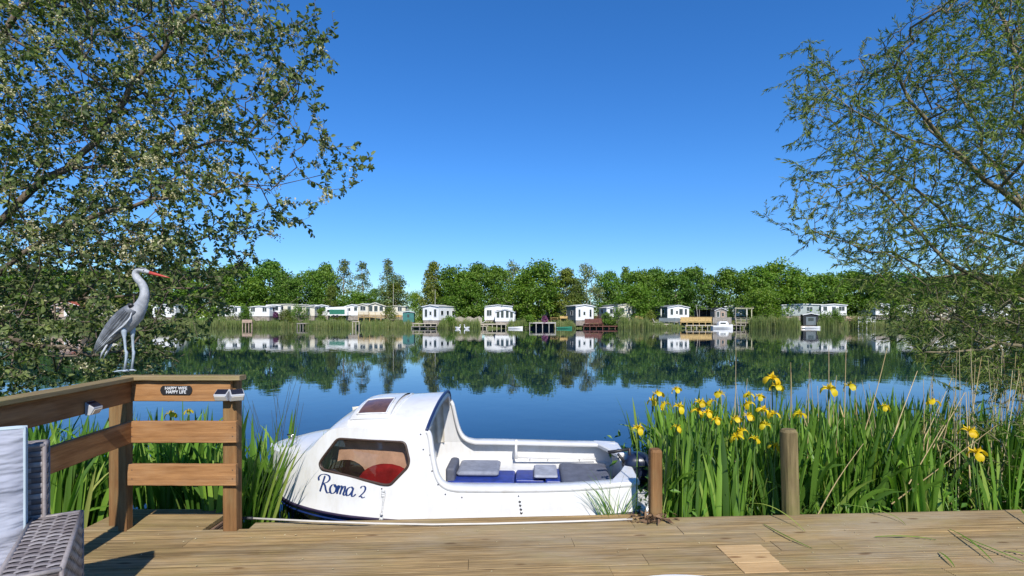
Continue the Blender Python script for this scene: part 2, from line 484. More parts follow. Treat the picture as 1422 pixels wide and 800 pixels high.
def rpost(x,y,w_,d_,z0,z1,v):
    mb=MB(); mb.cur=v
    # stand the grain upright: build along x then turn
    o=plank(z1-z0,d_,w_,v,c=.006).build('post','post_orange')
    o.parent=rail
    M=Matrix.Translation((x+w_/2,y,z0))@Matrix(((0,0,-1,0),(0,1,0,0),(1,0,0,0),(0,0,0,1)))
    o.matrix_local=parent_world(rail).inverted()@M
    return o
rpost(-1.945,3.766,.095,.085,-.35,1.04,.6)
rpost(-2.80,3.86,.095,.095,-.4,1.03,.35)
rpost(-2.69,3.775,.06,.07,-.4,1.03,.45)
rpost(-2.46,1.9,.09,.09,-.2,1.03,.4)
rpost(-2.37,.95,.09,.09,-.2,1.03,.4)
# screw heads on the rail ends
for z in (.95,.66,.72,.37,.43):
    for x in (-1.905,-2.59):
        mb=MB(); mb.tube([(x,YR+.002,z),(x,YR-.0015,z)],.004,6); part(mb,'screw','screw',rail)
# ---------------------------------------------------------------- solar lights, plaque
simple('lamp_case',(.42,.43,.45),.45,var=.05); simple('solar_cell',(.02,.025,.045),.12,var=.2,spec=.9)
simple('lamp_lens',(.62,.58,.50),.25,var=.04); simple('plaque_black',(.02,.018,.018),.5,var=.1); simple('paint_white',(.80,.80,.79),.5,var=.03)
def solar_light(M, label, dark=False):
    """wedge lamp: sloping solar cell on top, lens on the front. local: x wide, -y out from the rail, z up"""
    root=empty('solar_light'); root.matrix_world=M
    tag(root,label,'solar light','solar lights on the railing')
    w=.043; mb=MB()
    prof=[(0,0),(-.030,.0),(-.052,.038),(-.050,.046),(0,.078)]
    mb.rings([[(x,a,b) for a,b in prof] for x in (-w,w)])
    bevel(mb.build('case','lamp_case',root),.003)
    mb=MB(); d=Vector((-.050,.032)).normalized() if False else None
    p0=Vector((0,-.047,.0475)); p1=Vector((0,-.006,.0742)); n=Vector((0,-.032,.050)).normalized()
    vs=[]
    for t,k in ((.0,0),(1,0)):
        p=p0.lerp(p1,t)
        vs += [p+Vector((-.037,0,0))+n*.001,p+Vector((.037,0,0))+n*.001]
    vs2=[v+n*.003 for v in vs]
    mb.add(vs+vs2,[(0,1,3,2),(4,6,7,5),(0,4,5,1),(1,5,7,3),(3,7,6,2),(2,6,4,0)])
    mb.build('solar_panel','solar_cell',root)
    mb=MB(); a=Vector((0,-.0325,.006)); b_=Vector((0,-.0505,.034)); n=Vector((0,-.028,-.018)).normalized()*1
    vs=[]
    for p in (a,b_): vs += [p+Vector((-.036,0,0)),p+Vector((.036,0,0))]
    mb.add(vs+[v+n*.004 for v in vs],[(0,1,3,2),(4,6,7,5),(0,4,5,1),(1,5,7,3),(3,7,6,2),(2,6,4,0)])
    mb.build('lens','lamp_lens',root)
    return root
T=Matrix.Translation; RZ=lambda a: Matrix.Rotation(a,4,'Z')
solar_light(T((-1.965,3.729,.905)), 'small solar light with dark panel on the top rail face near the right post')
solar_light(T((-1.878,3.726,.905))@RZ(R(38)), 'small white solar light on the side of the right corner post')
tl=.43
solar_light(T((-2.628+.105*tl+.036,3.728-tl,.885))@RZ(R(96)), 'small solar light on the left rail beside the heron')

def text_mesh(body, size, font=None, extrude=.0012, name='lettering', offset=0):
    cu=bpy.data.curves.new(name,'FONT'); cu.body=body; cu.size=size; cu.extrude=extrude; cu.align_x='CENTER'; cu.align_y='CENTER'; cu.offset=offset
    cu.space_line=.82; cu.resolution_u=4
    o=bpy.data.objects.new(name,cu); col.objects.link(o); bpy.context.view_layer.update()
    me=bpy.data.meshes.new_from_object(o.evaluated_get(bpy.context.evaluated_depsgraph_get()))
    bpy.data.objects.remove(o); bpy.data.curves.remove(cu)
    o=bpy.data.objects.new(name,me); col.objects.link(o); return o
sg=empty('name_plaque',(-2.285,YR-.001,.975)); tag(sg,'small black plaque reading HAPPY WIFE HAPPY LIFE on the top rail','plaque')
mb=MB(); w,h_=.103,.031; c=.012
pts=[(-w,-h_+c),(-w+c,-h_),(w-c,-h_),(w,-h_+c),(w+.006,0),(w,h_-c),(w-c,h_),(-w+c,h_),(-w,h_-c),(-w-.006,0)]
mb.rings([[(x,0,z) for x,z in pts],[(x,-.006,z) for x,z in pts]])
mb.build('plate','plaque_black',sg)
for body,z in (('HAPPY WIFE',.0125),('HAPPY LIFE',-.0125)):
    t=text_mesh(body,.0305,offset=.0002); t.data.materials.append(MATS['paint_white']); t.parent=sg
    t.location=(0,-.0066,z); t.rotation_euler=(R(90),0,0); t.scale=(.90,1,1)

# ---------------------------------------------------------------- heron figure
simple('heron_grey',(.40,.41,.43),.6,var=.25,scale=18,bumps=.3,c2=(.22,.23,.25))
m,nt,b=new_mat('heron_wing'); nt.links.new(mixc(nt,.6,ramp(nt,attr(nt),[(0,(.06,.065,.075)),(.5,(.17,.18,.20)),(1,(.36,.38,.41))]),ramp(nt,noise(nt,40,4),[(.3,(.6,.6,.6)),(.7,(1.3,1.3,1.3))]),'MULTIPLY'),b.inputs['Base Color']); b.inputs['Roughness'].default_value=.55
simple('heron_pale',(.52,.54,.57),.55,var=.15,scale=20); simple('beak_red',(.50,.07,.05),.4,var=.12,scale=20)
simple('heron_black',(.02,.02,.022),.45,var=.1); simple('heron_leg',(.36,.42,.48),.45,var=.15,scale=20)
HY=3.745
hr=empty('garden_heron',(-2.60,HY,1.077)); tag(hr,'grey plastic heron figure with red beak standing on the railing corner','heron figure')
def hp(px,py,dy=0): v=at(px,py,HY); return Vector((v.x+2.60, dy, v.z-1.077))
def hring(c,tan,ry,rz,n=16):
    t=tan.normalized(); s=Vector((0,1,0)); u=t.cross(s).normalized()
    return [c+s*(ry*math.cos(2*math.pi*k/n))+u*(rz*math.sin(2*math.pi*k/n)) for k in range(n)]
path=[(134,489,.004,.006),(140,481,.016,.014),(149,473,.032,.026),(158,463,.046,.045),(167,452.5,.060,.068),(176,444,.066,.078),(185,438,.061,.068),(192.5,430,.048,.050),(198,421,.037,.036),(201,411,.031,.030),(201,402,.028,.027),(197.5,394,.026,.026),(191.5,388,.027,.026),(187.5,382,.024,.024),(188.5,376.5,.023,.022),(193.5,374,.023,.019),(199,375.5,.024,.0185),(204,377.5,.018,.015),(208.5,379,.013,.011)]
cs=[hp(a,b) for a,b,_,_ in path]; mb=MB(); rg=[]
for i,(a,b,ry,rz) in enumerate(path):
    t=cs[min(i+1,len(cs)-1)]-cs[max(0,i-1)]; rg.append(hring(cs[i],t,ry,rz))
mb.rings(rg); o=mb.build('body','heron_grey',hr,smooth=True); subs(o,1)
# beak: upper and lower mandible
for nm,d0,d1 in (('beak',.0,.003),):
    mb=MB(); rg=[]
    for t,r_ in ((0,.0125),(.3,.010),(.7,.006),(1,.0015)):
        c=hp(207+29*t,378.6+7.2*t); rg.append([c+Vector((0,r_*.7*math.cos(k*math.pi/4),r_*math.sin(k*math.pi/4))) for k in range(8)])
    mb.rings(rg); mb.build('beak','beak_red',hr,smooth=True)
# eyes and black brow stripe + crest plume
for s_ in (-1,1):
    mb=MB(); mb.ball(hp(202,376.2,s_*.019),.0042,8,5); mb.build('eye','heron_black',hr,smooth=True)
    mb=MB(); mb.tube([hp(203,373.9,s_*.014),hp(197,372.4,s_*.020),hp(190,372.8,s_*.018),hp(184,376,s_*.008)],[.0015,.0042,.0042,.001],6); mb.build('brow_stripe','heron_black',hr,smooth=True)
# wings: plates of long overlapping feathers
for s_ in (-1,1):
    mb=MB(); 
    # shoulder shell
    rows=[]; K=14
    for i in range(K+1):
        u=i/K
        tx=190+(133.5-190)*u; ty=428+(487-428)*u**1.05
        hw=.068*math.sin(math.pi*min(1,(u*.86+.12)))**.7*(1-.35*u)
        c=hp(tx,ty); ax=(hp(133.5,487)-hp(190,428)).normalized(); nn=Vector((-ax.z,0,ax.x))
        if nn.z<0: nn=-nn
        bulge=.060*(1-u)**.6+.012; row=[]
        for j in range(9):
            v=-1+2*j/8
            row.append(c+nn*(hw*v)+Vector((0,s_*(bulge*(1-.45*v*v)+.004),0)))
        rows.append(row)
    mb.grid(rows); o=mb.build('wing','heron_wing',hr,smooth=True); md=o.modifiers.new('s','SOLIDIFY'); md.thickness=.006; md.offset=0
    # covert and flight feathers, each a slim raised blade
    mb=MB(); ax=(hp(133.5,487)-hp(190,428)).normalized(); nn=Vector((-ax.z,0,ax.x)); nn = nn if nn.z>0 else -nn
    for r_ in range(5):
        for q in range(7):
            v=-.85+1.7*q/6; u0=.08+.15*r_; mb.cur=[.25,.4,.3,.55,.8][r_]+random.uniform(-.2,.2)
            u1=u0+.26
            hw=lambda u:.068*math.sin(math.pi*min(1,(u*.86+.12)))**.7*(1-.35*u)
            def sp(u,v,e): 
                c=hp(190+(133.5-190)*u,428+59*u**1.05); bulge=.060*(1-u)**.6+.012
                return c+nn*(hw(u)*v)+Vector((0,s_*(bulge*(1-.45*v*v)+.007+e),0))
            w_=.11
            vs=[sp(u0,v-w_,0),sp(u0,v,.003),sp(u0,v+w_,0),sp((u0+u1)/2,v-w_*1.2,.001),sp((u0+u1)/2,v,.005),sp((u0+u1)/2,v+w_*1.2,.001),sp(min(u1,1),v,.004)]
            mb.add(vs,[(0,1,4,3),(1,2,5,4),(3,4,6),(4,5,6)])
    mb.build('covert_feathers','heron_wing',hr)
    # pale leading line and pale primaries
    mb=MB(); mb.tube([hp(192,430,s_*.058),hp(190,441,s_*.064),hp(183,450,s_*.062),hp(172,458,s_*.056),hp(160,467,s_*.045),hp(147,479,s_*.03),hp(135,489,s_*.014)],[.002,.005,.006,.006,.0065,.005,.002],6)
    mb.build('wing_edge','heron_pale',hr,smooth=True)
    mb=MB(); mb.tube([hp(152,478,s_*.02),hp(145,490,s_*.02),hp(141,499,s_*.016)],[.006,.007,.001],6); mb.build('tail_feather','heron_pale',hr,smooth=True)
    mb=MB(); mb.ball(hp(187,424,s_*.045),(.024,.014,.016),10,6); mb.build('shoulder_patch','heron_black',hr,smooth=True)
# thigh, leg, foot
for s_,kx in ((-1,0),(1,3.2)):
    mb=MB(); mb.tube([hp(176+kx,452,s_*.03),hp(176.5+kx,462,s_*.03),hp(177+kx,470,s_*.028),hp(178+kx,486,s_*.026),hp(179.5+kx*.8,489,s_*.026),hp(178.5+kx*.8,500,s_*.026),hp(176.5+kx*.8,514,s_*.026)],[.022,.017,.009,.0075,.010,.007,.008],8)
    leg=mb.build('leg','heron_leg',hr,smooth=True)
    mb=MB(); f0=hp(176.5+kx*.8,514.5,s_*.026)
    for a_ in (R(165),R(200),R(235),R(20)) if s_<0 else (R(150),R(185),R(-10),R(20)):
        L=.075 if abs(a_)>1 else .03
        d=Vector((math.cos(a_),math.sin(a_)*.6,0))
        mb.tube([f0+Vector((0,0,.002)),f0+d*L*.5+Vector((0,0,.0015)),f0+d*L+Vector((0,0,-.004))],[.009,.006,.003],6,flat=.6)
    mb.ball(f0,(.02,.014,.008),8,4)
    mb.build('foot','heron_leg',leg,smooth=True)

# ---------------------------------------------------------------- rattan armchair
simple('rattan_dark',(.10,.085,.085),.55,var=.25,scale=30,bumps=.2)
m,nt,b=new_mat('rattan'); c=ramp(nt,attr(nt),[(0,(.10,.082,.080)),(.5,(.21,.18,.175)),(1,(.36,.33,.32))])
nt.links.new(mixc(nt,.6,c,ramp(nt,noise(nt,60,3),[(.3,(.7,.7,.7)),(.7,(1.15,1.15,1.15))]),'MULTIPLY'),b.inputs['Base Color']); b.inputs['Roughness'].default_value=.5
m,nt,b=new_mat('cushion'); n1=noise(nt,5,4); c=ramp(nt,n1,[(.3,(.30,.31,.38)),(.7,(.40,.415,.475))])
nt.links.new(c,b.inputs['Base Color']); b.inputs['Roughness'].default_value=.9; b.inputs['Sheen Weight'].default_value=.3
bump(nt,b,noise(nt,2.6,3,.55,(1,1.2,4.5)),.9,.05)
simple('piping',(.42,.50,.54),.8,var=.05)
CF=Vector((.55,-.83,0)).normalized(); CS=Vector((-.83,-.55,0)).normalized()
CO=Vector((-1.875,2.385,0)); ang=math.atan2(CF.y,CF.x)
ch=empty('rattan_armchair',CO,ang); tag(ch,'grey woven rattan armchair with pale padded cushions at the left edge','armchair')
# local: +x forward, +y = left of forward -> away from CS ; b runs along -y
def weave(mb, O, U, Vv, N, lu, lv, su=.046, sv=.022):
    """basket weave of real bent strands on a rectangle; long strands run along U"""
    nu=max(1,round(lu/su)); nv=max(1,round(lv/sv)); du=lu/nu; dv=lv/nv
    for j in range(nv):
        i=0
        for i in range(nu):
            over=(i+(j//1))%2==0
            mb.cur = random.uniform(.45,1.0) if over else random.uniform(.0,.4)
            amp=.0045 if over else .0005
            a0,a1=i*du,(i+1)*du
            if over: a0-=du*.12; a1+=du*.12
            g=[]
            for k in range(5):
                t=k/4; hgt=amp*math.sin(math.pi*t); a=a0+(a1-a0)*t
                g.append([O+U*a+Vv*(j*dv+dv*q)+N*(hgt+(.0015*math.sin(math.pi*q_) ) -(.0008 if q in(.04,.96) else 0)) for q,q_ in ((.04,0),(.3,.5),(.7,.5),(.96,0))])
            mb.grid(g)
def wbox(name,x0,x1,y0,y1,z0,z1,parent,faces='xXyYZ',su=.046,sv=.022):
    mb=MB(); e=.004; mb.mi=1; mb.cham(x0+e,x1-e,y0+e,y1-e,z0+e,z1-e,.01); mb.mi=0
    X_,Y_,Z_=Vector((1,0,0)),Vector((0,1,0)),Vector((0,0,1))
    if 'Z' in faces: weave(mb,Vector((x0,y0,z1)),Y_,X_,Z_,y1-y0,x1-x0,su,sv)
    if 'x' in faces: weave(mb,Vector((x0,y1,z0)),-Y_,Z_,-X_,y1-y0,z1-z0,su,sv)
    if 'X' in faces: weave(mb,Vector((x1,y0,z0)),Y_,Z_,X_,y1-y0,z1-z0,su,sv)
    if 'y' in faces: weave(mb,Vector((x0,y0,z0)),X_,Z_,-Y_,x1-x0,z1-z0,su,sv)
    if 'Y' in faces: weave(mb,Vector((x1,y1,z0)),-X_,Z_,Y_,x1-x0,z1-z0,su,sv)
    for (a,b_) in ((x0,y0),(x1,y0),(x0,y1),(x1,y1)):
        mb.cur=.5; mb.tube([Vector((a,b_,z0)),Vector((a,b_,z1))],.008,6)
    for p,q in (((x0,y0),(x1,y0)),((x0,y1),(x1,y1)),((x0,y0),(x0,y1)),((x1,y0),(x1,y1))):
        mb.cur=.7; mb.tube([Vector((*p,z1)),Vector((*q,z1))],.009,6)
    return mb.build(name,['rattan','rattan_dark'],parent,smooth=True)
wbox('armrest',0,.66,-.165,0,.03,.62,ch)
wbox('armrest',0,.66,-.93,-.765,.03,.62,ch,faces='XyYZ')
wbox('backrest',-.10,-.0,-.83,-.125,.08,.925,ch)
wbox('seat_base',.0,.64,-.765,-.167,.05,.32,ch,faces='XZ')
def cushion(name,x0,x1,y0,y1,z0,z1,puff,parent,wr=.012):
    mb=MB(); n=22; cx,cy,cz=(x0+x1)/2,(y0+y1)/2,(z0+z1)/2
    thin=min(x1-x0,z1-z0); ax=0 if (x1-x0)<(z1-z0) else 2
    U0,U1,V0,V1=((y0,y1,z0,z1) if ax==0 else (x0,x1,y0,y1))
    fr=[];bk=[]
    for i in range(n+1):
        r1=[];r2=[]
        for j in range(n+1):
            u=i/n;v=j/n
            e=(math.sin(math.pi*u)*math.sin(math.pi*v))**.38
            wv=wr*(math.sin(23*v+5*u+2*math.sin(9*u))*.5+.35*math.sin(41*v-13*u))*(1-.5*e)*min(1,6*min(u,1-u,v,1-v))
            t=thin/2*(.28+.72*e)+wv
            def P(sg):
                a=U0+(U1-U0)*u; b_=V0+(V1-V0)*v
                sh=.02*(1-e)
                a+= (0.5-u)*sh; b_+=(.5-v)*sh
                return (cx+sg*t,a,b_) if ax==0 else (a,b_,cz+sg*t)
            r1.append(P(1)); r2.append(P(-1))
        fr.append(r1); bk.append(r2)
    mb.grid(fr); mb.grid(bk)
    # gusset
    def edge(g): return [g[i][0] for i in range(n+1)]+[g[n][j] for j in range(1,n+1)]+[g[i][n] for i in range(n-1,-1,-1)]+[g[0][j] for j in range(n-1,0,-1)]
    ef,eb=edge(fr),edge(bk); m_=len(ef); mb.add(ef+eb,[(k,(k+1)%m_,m_+(k+1)%m_,m_+k) for k in range(m_)])
    cu=mb.build(name,'cushion',parent,smooth=True)
    for e_ in (ef,eb):
        mb=MB(); mb.tube([Vector(p) for p in e_+[e_[0]]],.0055,6); mb.build('piping','piping',cu,smooth=True)
    return cu
cushion('back_cushion',.005,.135,-.80,-.165,.40,1.03,.05,ch,.026)
cushion('seat_cushion',.02,.66,-.76,-.17,.325,.45,.05,ch,.006)
# ---------------------------------------------------------------- small white table
tb=empty('garden_table',(.485,1.283,.001)); tag(tb,'white round garden table just showing at the bottom of the view','table')
mb=MB(); n=64
rg=[[(r_*math.cos(2*math.pi*k/n),r_*math.sin(2*math.pi*k/n),z) for k in range(n)] for r_,z in ((.33,.672),(.347,.676),(.352,.686),(.350,.694),(.343,.700),(.33,.7002))]
mb.rings(rg); mb.build('table_top','paint_white',tb,smooth=False)
for k in range(3):
    a=2*math.pi*k/3+.5; mb=MB(); mb.tube([(0.05*math.cos(a),.05*math.sin(a),.672),(.07*math.cos(a),.07*math.sin(a),.35),(.30*math.cos(a),.30*math.sin(a),.012)],[.014,.014,.012],8); mb.build('leg','paint_white',tb,smooth=True)

# ---------------------------------------------------------------- mooring posts, pole, rope
def trunkpost(name,x,y,z0,z1,r_,mat,label,square=False,lean=0):
    mb=MB(); n=20; rg=[]
    ks=26
    for i in range(ks+1):
        t=i/ks; L=(z1-z0)*t; rr=r_*(1.02-.06*t)
        if i==ks: rr*=.80; L-=.0
        if i==ks-1: L=(z1-z0)-.02
        ring=[]
        for k in range(n):
            a=2*math.pi*k/n
            q=rr*(1+.035*math.sin(5*a+1.3)+.02*math.sin(11*a+t*5))
            if square:
                c_,s_=math.cos(a),math.sin(a); q=rr/max(abs(c_),abs(s_))**.82*(1+.01*math.sin(9*a))
            ring.append((L, q*math.cos(a), q*math.sin(a)))
        rg.append(ring)
    mb.rings(rg); o=mb.build(name,mat,smooth=False)
    o.matrix_world=Matrix.Translation((x,y,z0))@Matrix.Rotation(R(-90)+lean,4,'Y')
    bevel(o,.004,1); tag(o,label,'post'); return o
trunkpost('mooring_post',1.055,4.03,-1.2,.505,.047,'post_orange','short square orange brown mooring post beside the boat stern',True)
trunkpost('mooring_post',2.135,4.13,-1.2,.63,.064,'post_pale','taller round pale timber post among the yellow irises',False,R(-1.5))
simple('pole_white',(.60,.56,.49),.5,var=.08); simple('rubber_black',(.02,.02,.022),.5,var=.1)
pl=empty('boat_pole',at(600,731,3.86)); tag(pl,'long white pole with dark tip lying on the edge of the deck','pole')
org=pl.location
pp=[(337,722,3.985),(352,722.5,3.98),(440,727,3.92),(520,730,3.88),(600,731.5,3.86),(680,730.5,3.875),(760,728,3.905),(830,725.5,3.935),(878,723,3.965)]
P3=[]
for a,b_,Y_ in pp:
    P3.append(Vector(((a-711)/FPX*Y_,Y_,.010))-Vector((org.x,org.y,0)))
pl.location=(org.x,org.y,0)
mb=MB(); mb.tube(P3[1:],[.0075]*8,8); mb.build('shaft','pole_white',pl,smooth=True)
mb=MB(); mb.tube(P3[:2],[.012,.012],8); mb.build('grip','rubber_black',pl,smooth=True)
# ---------------------------------------------------------------- cabin boat
m,nt,b=new_mat('gelcoat'); c=ramp(nt,noise(nt,3,5),[(.3,(.66,.655,.64)),(.7,(.72,.715,.70))])
st=ramp(nt,noise(nt,9,6,.7,(1,1,.25)),[(.46,(1,1,1)),(.70,(.80,.76,.66))]); c=mixc(nt,.55,c,st,'MULTIPLY')
nt.links.new(c,b.inputs['Base Color']); b.inputs['Roughness'].default_value=.28; b.inputs['Coat Weight'].default_value=.3
simple('hull_blue',(.012,.03,.13),.25,var=.2,scale=6); simple('trim_navy',(.015,.03,.10),.4,var=.1)
simple('rub_dark',(.03,.02,.05),.45,var=.2); simple('box_blue',(.02,.045,.26),.4,var=.2,scale=20)
simple('seat_grey',(.23,.25,.31),.7,var=.15,scale=14,bumps=.2); simple('seat_dark',(.11,.12,.155),.7,var=.15,scale=14,bumps=.2)
simple('seat_light',(.33,.35,.41),.75,var=.15,scale=14,bumps=.2)
simple('curtain',(.80,.74,.62),.9,var=.1,scale=14,bumps=.2); simple('red_fabric',(.36,.022,.03),.85,var=.25,scale=10,bumps=.3); simple('dark_fabric',(.02,.017,.02),.85,var=.25,scale=10)
simple('seal_rubber',(.05,.028,.018),.5,var=.15); simple('engine_navy',(.015,.022,.05),.3,var=.2); simple('rope',(.62,.62,.60),.85,var=.15,scale=60,bumps=.4)
simple('steel',(.4,.4,.4),.3,metal=1,var=.1); simple('interior_grey',(.40,.38,.37),.6,var=.12,scale=10)
m,nt,b=new_mat('tinted_glass'); out=nt.nodes['Material Output']; nt.nodes.remove(b)
tr=nt.nodes.new('ShaderNodeBsdfTransparent'); tr.inputs[0].default_value=(.66,.53,.46,1)
gl=nd(nt,'ShaderNodeBsdfGlossy',Roughness=.03); gl.inputs[0].default_value=(.9,.9,.9,1)
fr=nd(nt,'ShaderNodeFresnel',IOR=1.5); mx=nd(nt,'ShaderNodeMixShader')
nt.links.new(fr.outputs[0],mx.inputs[0]); nt.links.new(tr.outputs[0],mx.inputs[1]); nt.links.new(gl.outputs[0],mx.inputs[2]); nt.links.new(mx.outputs[0],out.inputs[0])

BY=5.0
boat=empty('cabin_boat',(0,BY,WATER)); tag(boat,'small white and navy cabin boat named Roma 2 moored along the deck','boat')
ZO=-WATER   # local z = world z + ZO
w_=[(-2.22,.015),(-2.18,.11),(-2.08,.26),(-1.95,.40),(-1.8,.51),(-1.5,.64),(-1.2,.715),(-.8,.765),(-.3,.78),(.3,.75),(1.02,.645)]
zr_=[(-2.22,.035),(-2.05,-.01),(-1.8,-.04),(-1.2,-.062),(-.4,-.068),(.5,-.045),(1.02,-.02)]
zs_=[(-2.22,.305),(-1.9,.335),(-1.74,.355),(-1.66,.40),(-1.55,.515),(-1.47,.575),(-1.38,.596),(-1.2,.603),(-.68,.603),(-.645,.597),(-.625,.56),(-.605,.45),(-.58,.33),(-.555,.255),(-.52,.205),(-.47,.178),(-.40,.166),(.4,.166),(1.02,.185)]
zc_=[(-2.22,.315),(-1.9,.385),(-1.70,.412),(-1.60,.50),(-1.47,.615),(-1.30,.70),(-1.18,.728),(-1.0,.750),(-.62,.782),(-.5,.785)]
def pch(tbl):
    xs=np.array([p[0] for p in tbl]);ys=np.array([p[1] for p in tbl])
    def f(x):
        # smooth monotone (cosine-less) catmull sampling
        i=int(np.clip(np.searchsorted(xs,x)-1,0,len(xs)-2)); h=xs[i+1]-xs[i]; t=np.clip((x-xs[i])/h,0,1)
        d=lambda k: 0 if k<=0 or k>=len(xs)-1 else (0 if (ys[k+1]-ys[k])*(ys[k]-ys[k-1])<=0 else 2/((xs[k+1]-xs[k])/(ys[k+1]-ys[k])+(xs[k]-xs[k-1])/(ys[k]-ys[k-1])))
        m0=d(i) if i>0 else (ys[1]-ys[0])/(xs[1]-xs[0]); m1=d(i+1) if i+1<len(xs)-1 else (ys[-1]-ys[-2])/(xs[-1]-xs[-2])
        return float((2*t**3-3*t**2+1)*ys[i]+(t**3-2*t**2+t)*h*m0+(-2*t**3+3*t**2)*ys[i+1]+(t**3-t**2)*h*m1)
    return f
wf,zrf,zsf,zcf=pch(w_),pch(zr_),pch(zs_),(lambda x: lerp(x,zc_))
def hb(x,z):      # half breadth of the white moulding at height z (world)
    w=wf(x); h=max(0,z-zrf(x)); return max(.004, w-(.012*min(1,h/.03)+.21*h**1.1)*min(1,w/.55))
def side(x,z,s=-1,off=0): return Vector((x, s*(hb(x,z)+off), z+ZO))
XS=sorted(set([-2.22,-2.19,-2.14,-2.08,-2.0,-1.9,-1.82]+[round(-1.76+.03*k,3) for k in range(0,14)]+[round(-1.34+.06*k,3) for k in range(11)]+[-.66,-.645,-.635,-.625,-.615,-.605,-.592,-.58,-.567,-.555,-.538,-.52,-.495,-.47,-.44,-.40,-.3,-.1,.1,.3,.5,.7,.85,.95,1.02]))
XC=-.655    # last roofed station
# hull below the rub rail
mb=MB(); rg=[]
for x in XS:
    w=wf(x); zr=zrf(x); kz=lerp(x,[(-2.22,-.05),(-2.1,-.30),(-1.9,-.55),(-1.5,-.66),(1.02,-.64)])
    t=(x+2.22)/3.24; cw=w*lerp(t,[(0,.35),(.3,.72),(.6,.9),(1,.93)]); czz=lerp(t,[(0,-.0),(.15,-.28),(.35,-.42),(1,-.46)]); czz=min(czz,zr-.02)
    st=w*.985; lip=zr-.05
    row=[]
    for s in (-1,1):
        pr=[(s*w,zr),(s*(w+.004),zr-.012),(s*st*.99,zr-.035),(s*(cw+(st-cw)*.62),zr+(czz-zr)*.5),(s*(cw+(st-cw)*.60),zr+(czz-zr)*.56),(s*cw,czz),(s*cw*.5,(czz+kz)/2-.01),(0,kz)]
        row.append(pr if s<0 else pr[-2::-1])
    rg.append([Vector((x,a,b_+ZO)) for a,b_ in row[0]+row[1]])
mb.grid(rg); n=len(rg[0]); 
mb.add(rg[-1],[tuple(range(n))])
o=mb.build('hull','hull_blue',boat,smooth=True); md=o.modifiers.new('e','EDGE_SPLIT'); md.split_angle=R(40)
# white moulding: topsides, foredeck, cabin
def prof(x, s):
    zr,zs=zrf(x),zsf(x); pts=[]
    N=10
    for k in range(N+1):
        z=zr+(zs-zr)*k/N; pts.append(Vector((x,s*hb(x,z),z+ZO)))
    return pts
def roof(x,s):
    zs,zc=zsf(x),zcf(x); b0=hb(x,zs); pts=[]
    for t in (.97,.90,.78,.62,.42,.2,0): 
        pts.append(Vector((x+.045*(1-t*t)*float(smooth(-1.0,XC,x)), s*b0*t, zs+(zc-zs)*(1-t**2.3)+ZO)))
    return pts
sh=MB()
A=[x for x in XS if x<=XC+1e-6]; B=[x for x in XS if x>=XC-1e-6]
if A[-1]!=XC: A.append(XC); B=[XC]+B
rows=[prof(x,-1)+roof(x,-1)+roof(x,1)[-2::-1]+prof(x,1)[::-1] for x in A]
sh.grid(rows)
o=sh.build('cabin','gelcoat',boat,smooth=True)
bm=bmesh.new(); bm.from_mesh(o.data); 
for s in (-1,1):
    g=[prof(x,s) for x in B]
    vv=[[bm.verts.new(p) for p in r] for r in g]
    for i in range(len(vv)-1):
        for j_ in range(len(vv[0])-1):
            q=(vv[i][j_],vv[i][j_+1],vv[i+1][j_+1],vv[i+1][j_]); bm.faces.new(q if s<0 else q[::-1]).smooth=True
# transom
tv=[[None]*11,[None]*11]
zr,zs=zrf(1.02),zsf(1.02); g=[]
for k in range(11):
    z=zr+(zs-zr)*k/10; bq=hb(1.02,z); g.append([bm.verts.new((1.02,bq*u,z+ZO-(.10*max(0,1-abs(u)*2.2) if k>8 else 0))) for u in (-1,-.7,-.4,-.2,0,.2,.4,.7,1)])
for i in range(10):
    for j_ in range(8): bm.faces.new((g[i][j_],g[i][j_+1],g[i+1][j_+1],g[i+1][j_])).smooth=True
bmesh.ops.remove_doubles(bm,verts=bm.verts,dist=.0015); bmesh.ops.recalc_face_normals(bm,faces=bm.faces)
bm.to_mesh(o.data); bm.free()
for nm in ('var',):
    if nm not in o.data.attributes: o.data.attributes.new('var','FLOAT','FACE')
md=o.modifiers.new('shell','SOLIDIFY'); md.thickness=.022; md.offset=-1; md.use_even_offset=False
# windows cut in both sides
WIN=[(-1.556,.300),(-1.53,.345),(-1.40,.512),(-.825,.512),(-.785,.375),(-.795,.325),(-.93,.187),(-.99,.186),(-1.53,.262)]
def round_poly(p,r=.03,n=5):
    out=[]
    for i in range(len(p)):
        a,b_,c_=Vector(p[i-1]),Vector(p[i]),Vector(p[(i+1)%len(p)])
        d0=(a-b_); d1=(c_-b_); rr=min(r,d0.length*.45,d1.length*.45); s0=b_+d0.normalized()*rr; s1=b_+d1.normalized()*rr
        for k in range(n+1):
            t=k/n; out.append(s0*(1-t)**2+b_*2*t*(1-t)+s1*t*t)
    return out
WP=round_poly(WIN,.035)
cut=MB(); cut.rings([[(p.x,yy,p.y+ZO) for p in WP] for yy in (-1.2,1.2)])
cu=cut.build('cutter','gelcoat')
bo=o.modifiers.new('cut','BOOLEAN'); bo.operation='DIFFERENCE'; bo.object=cu; bo.solver='EXACT'
cu.parent=boat; bpy.context.view_layer.update()
me=bpy.data.meshes.new_from_object(o.evaluated_get(bpy.context.evaluated_depsgraph_get())); o.modifiers.clear(); o.data=me
bpy.data.objects.remove(cu)
if me.polygons:
    me.polygons.foreach_set('use_smooth',[True]*len(me.polygons))
md=o.modifiers.new('e','EDGE_SPLIT'); md.split_angle=R(32)
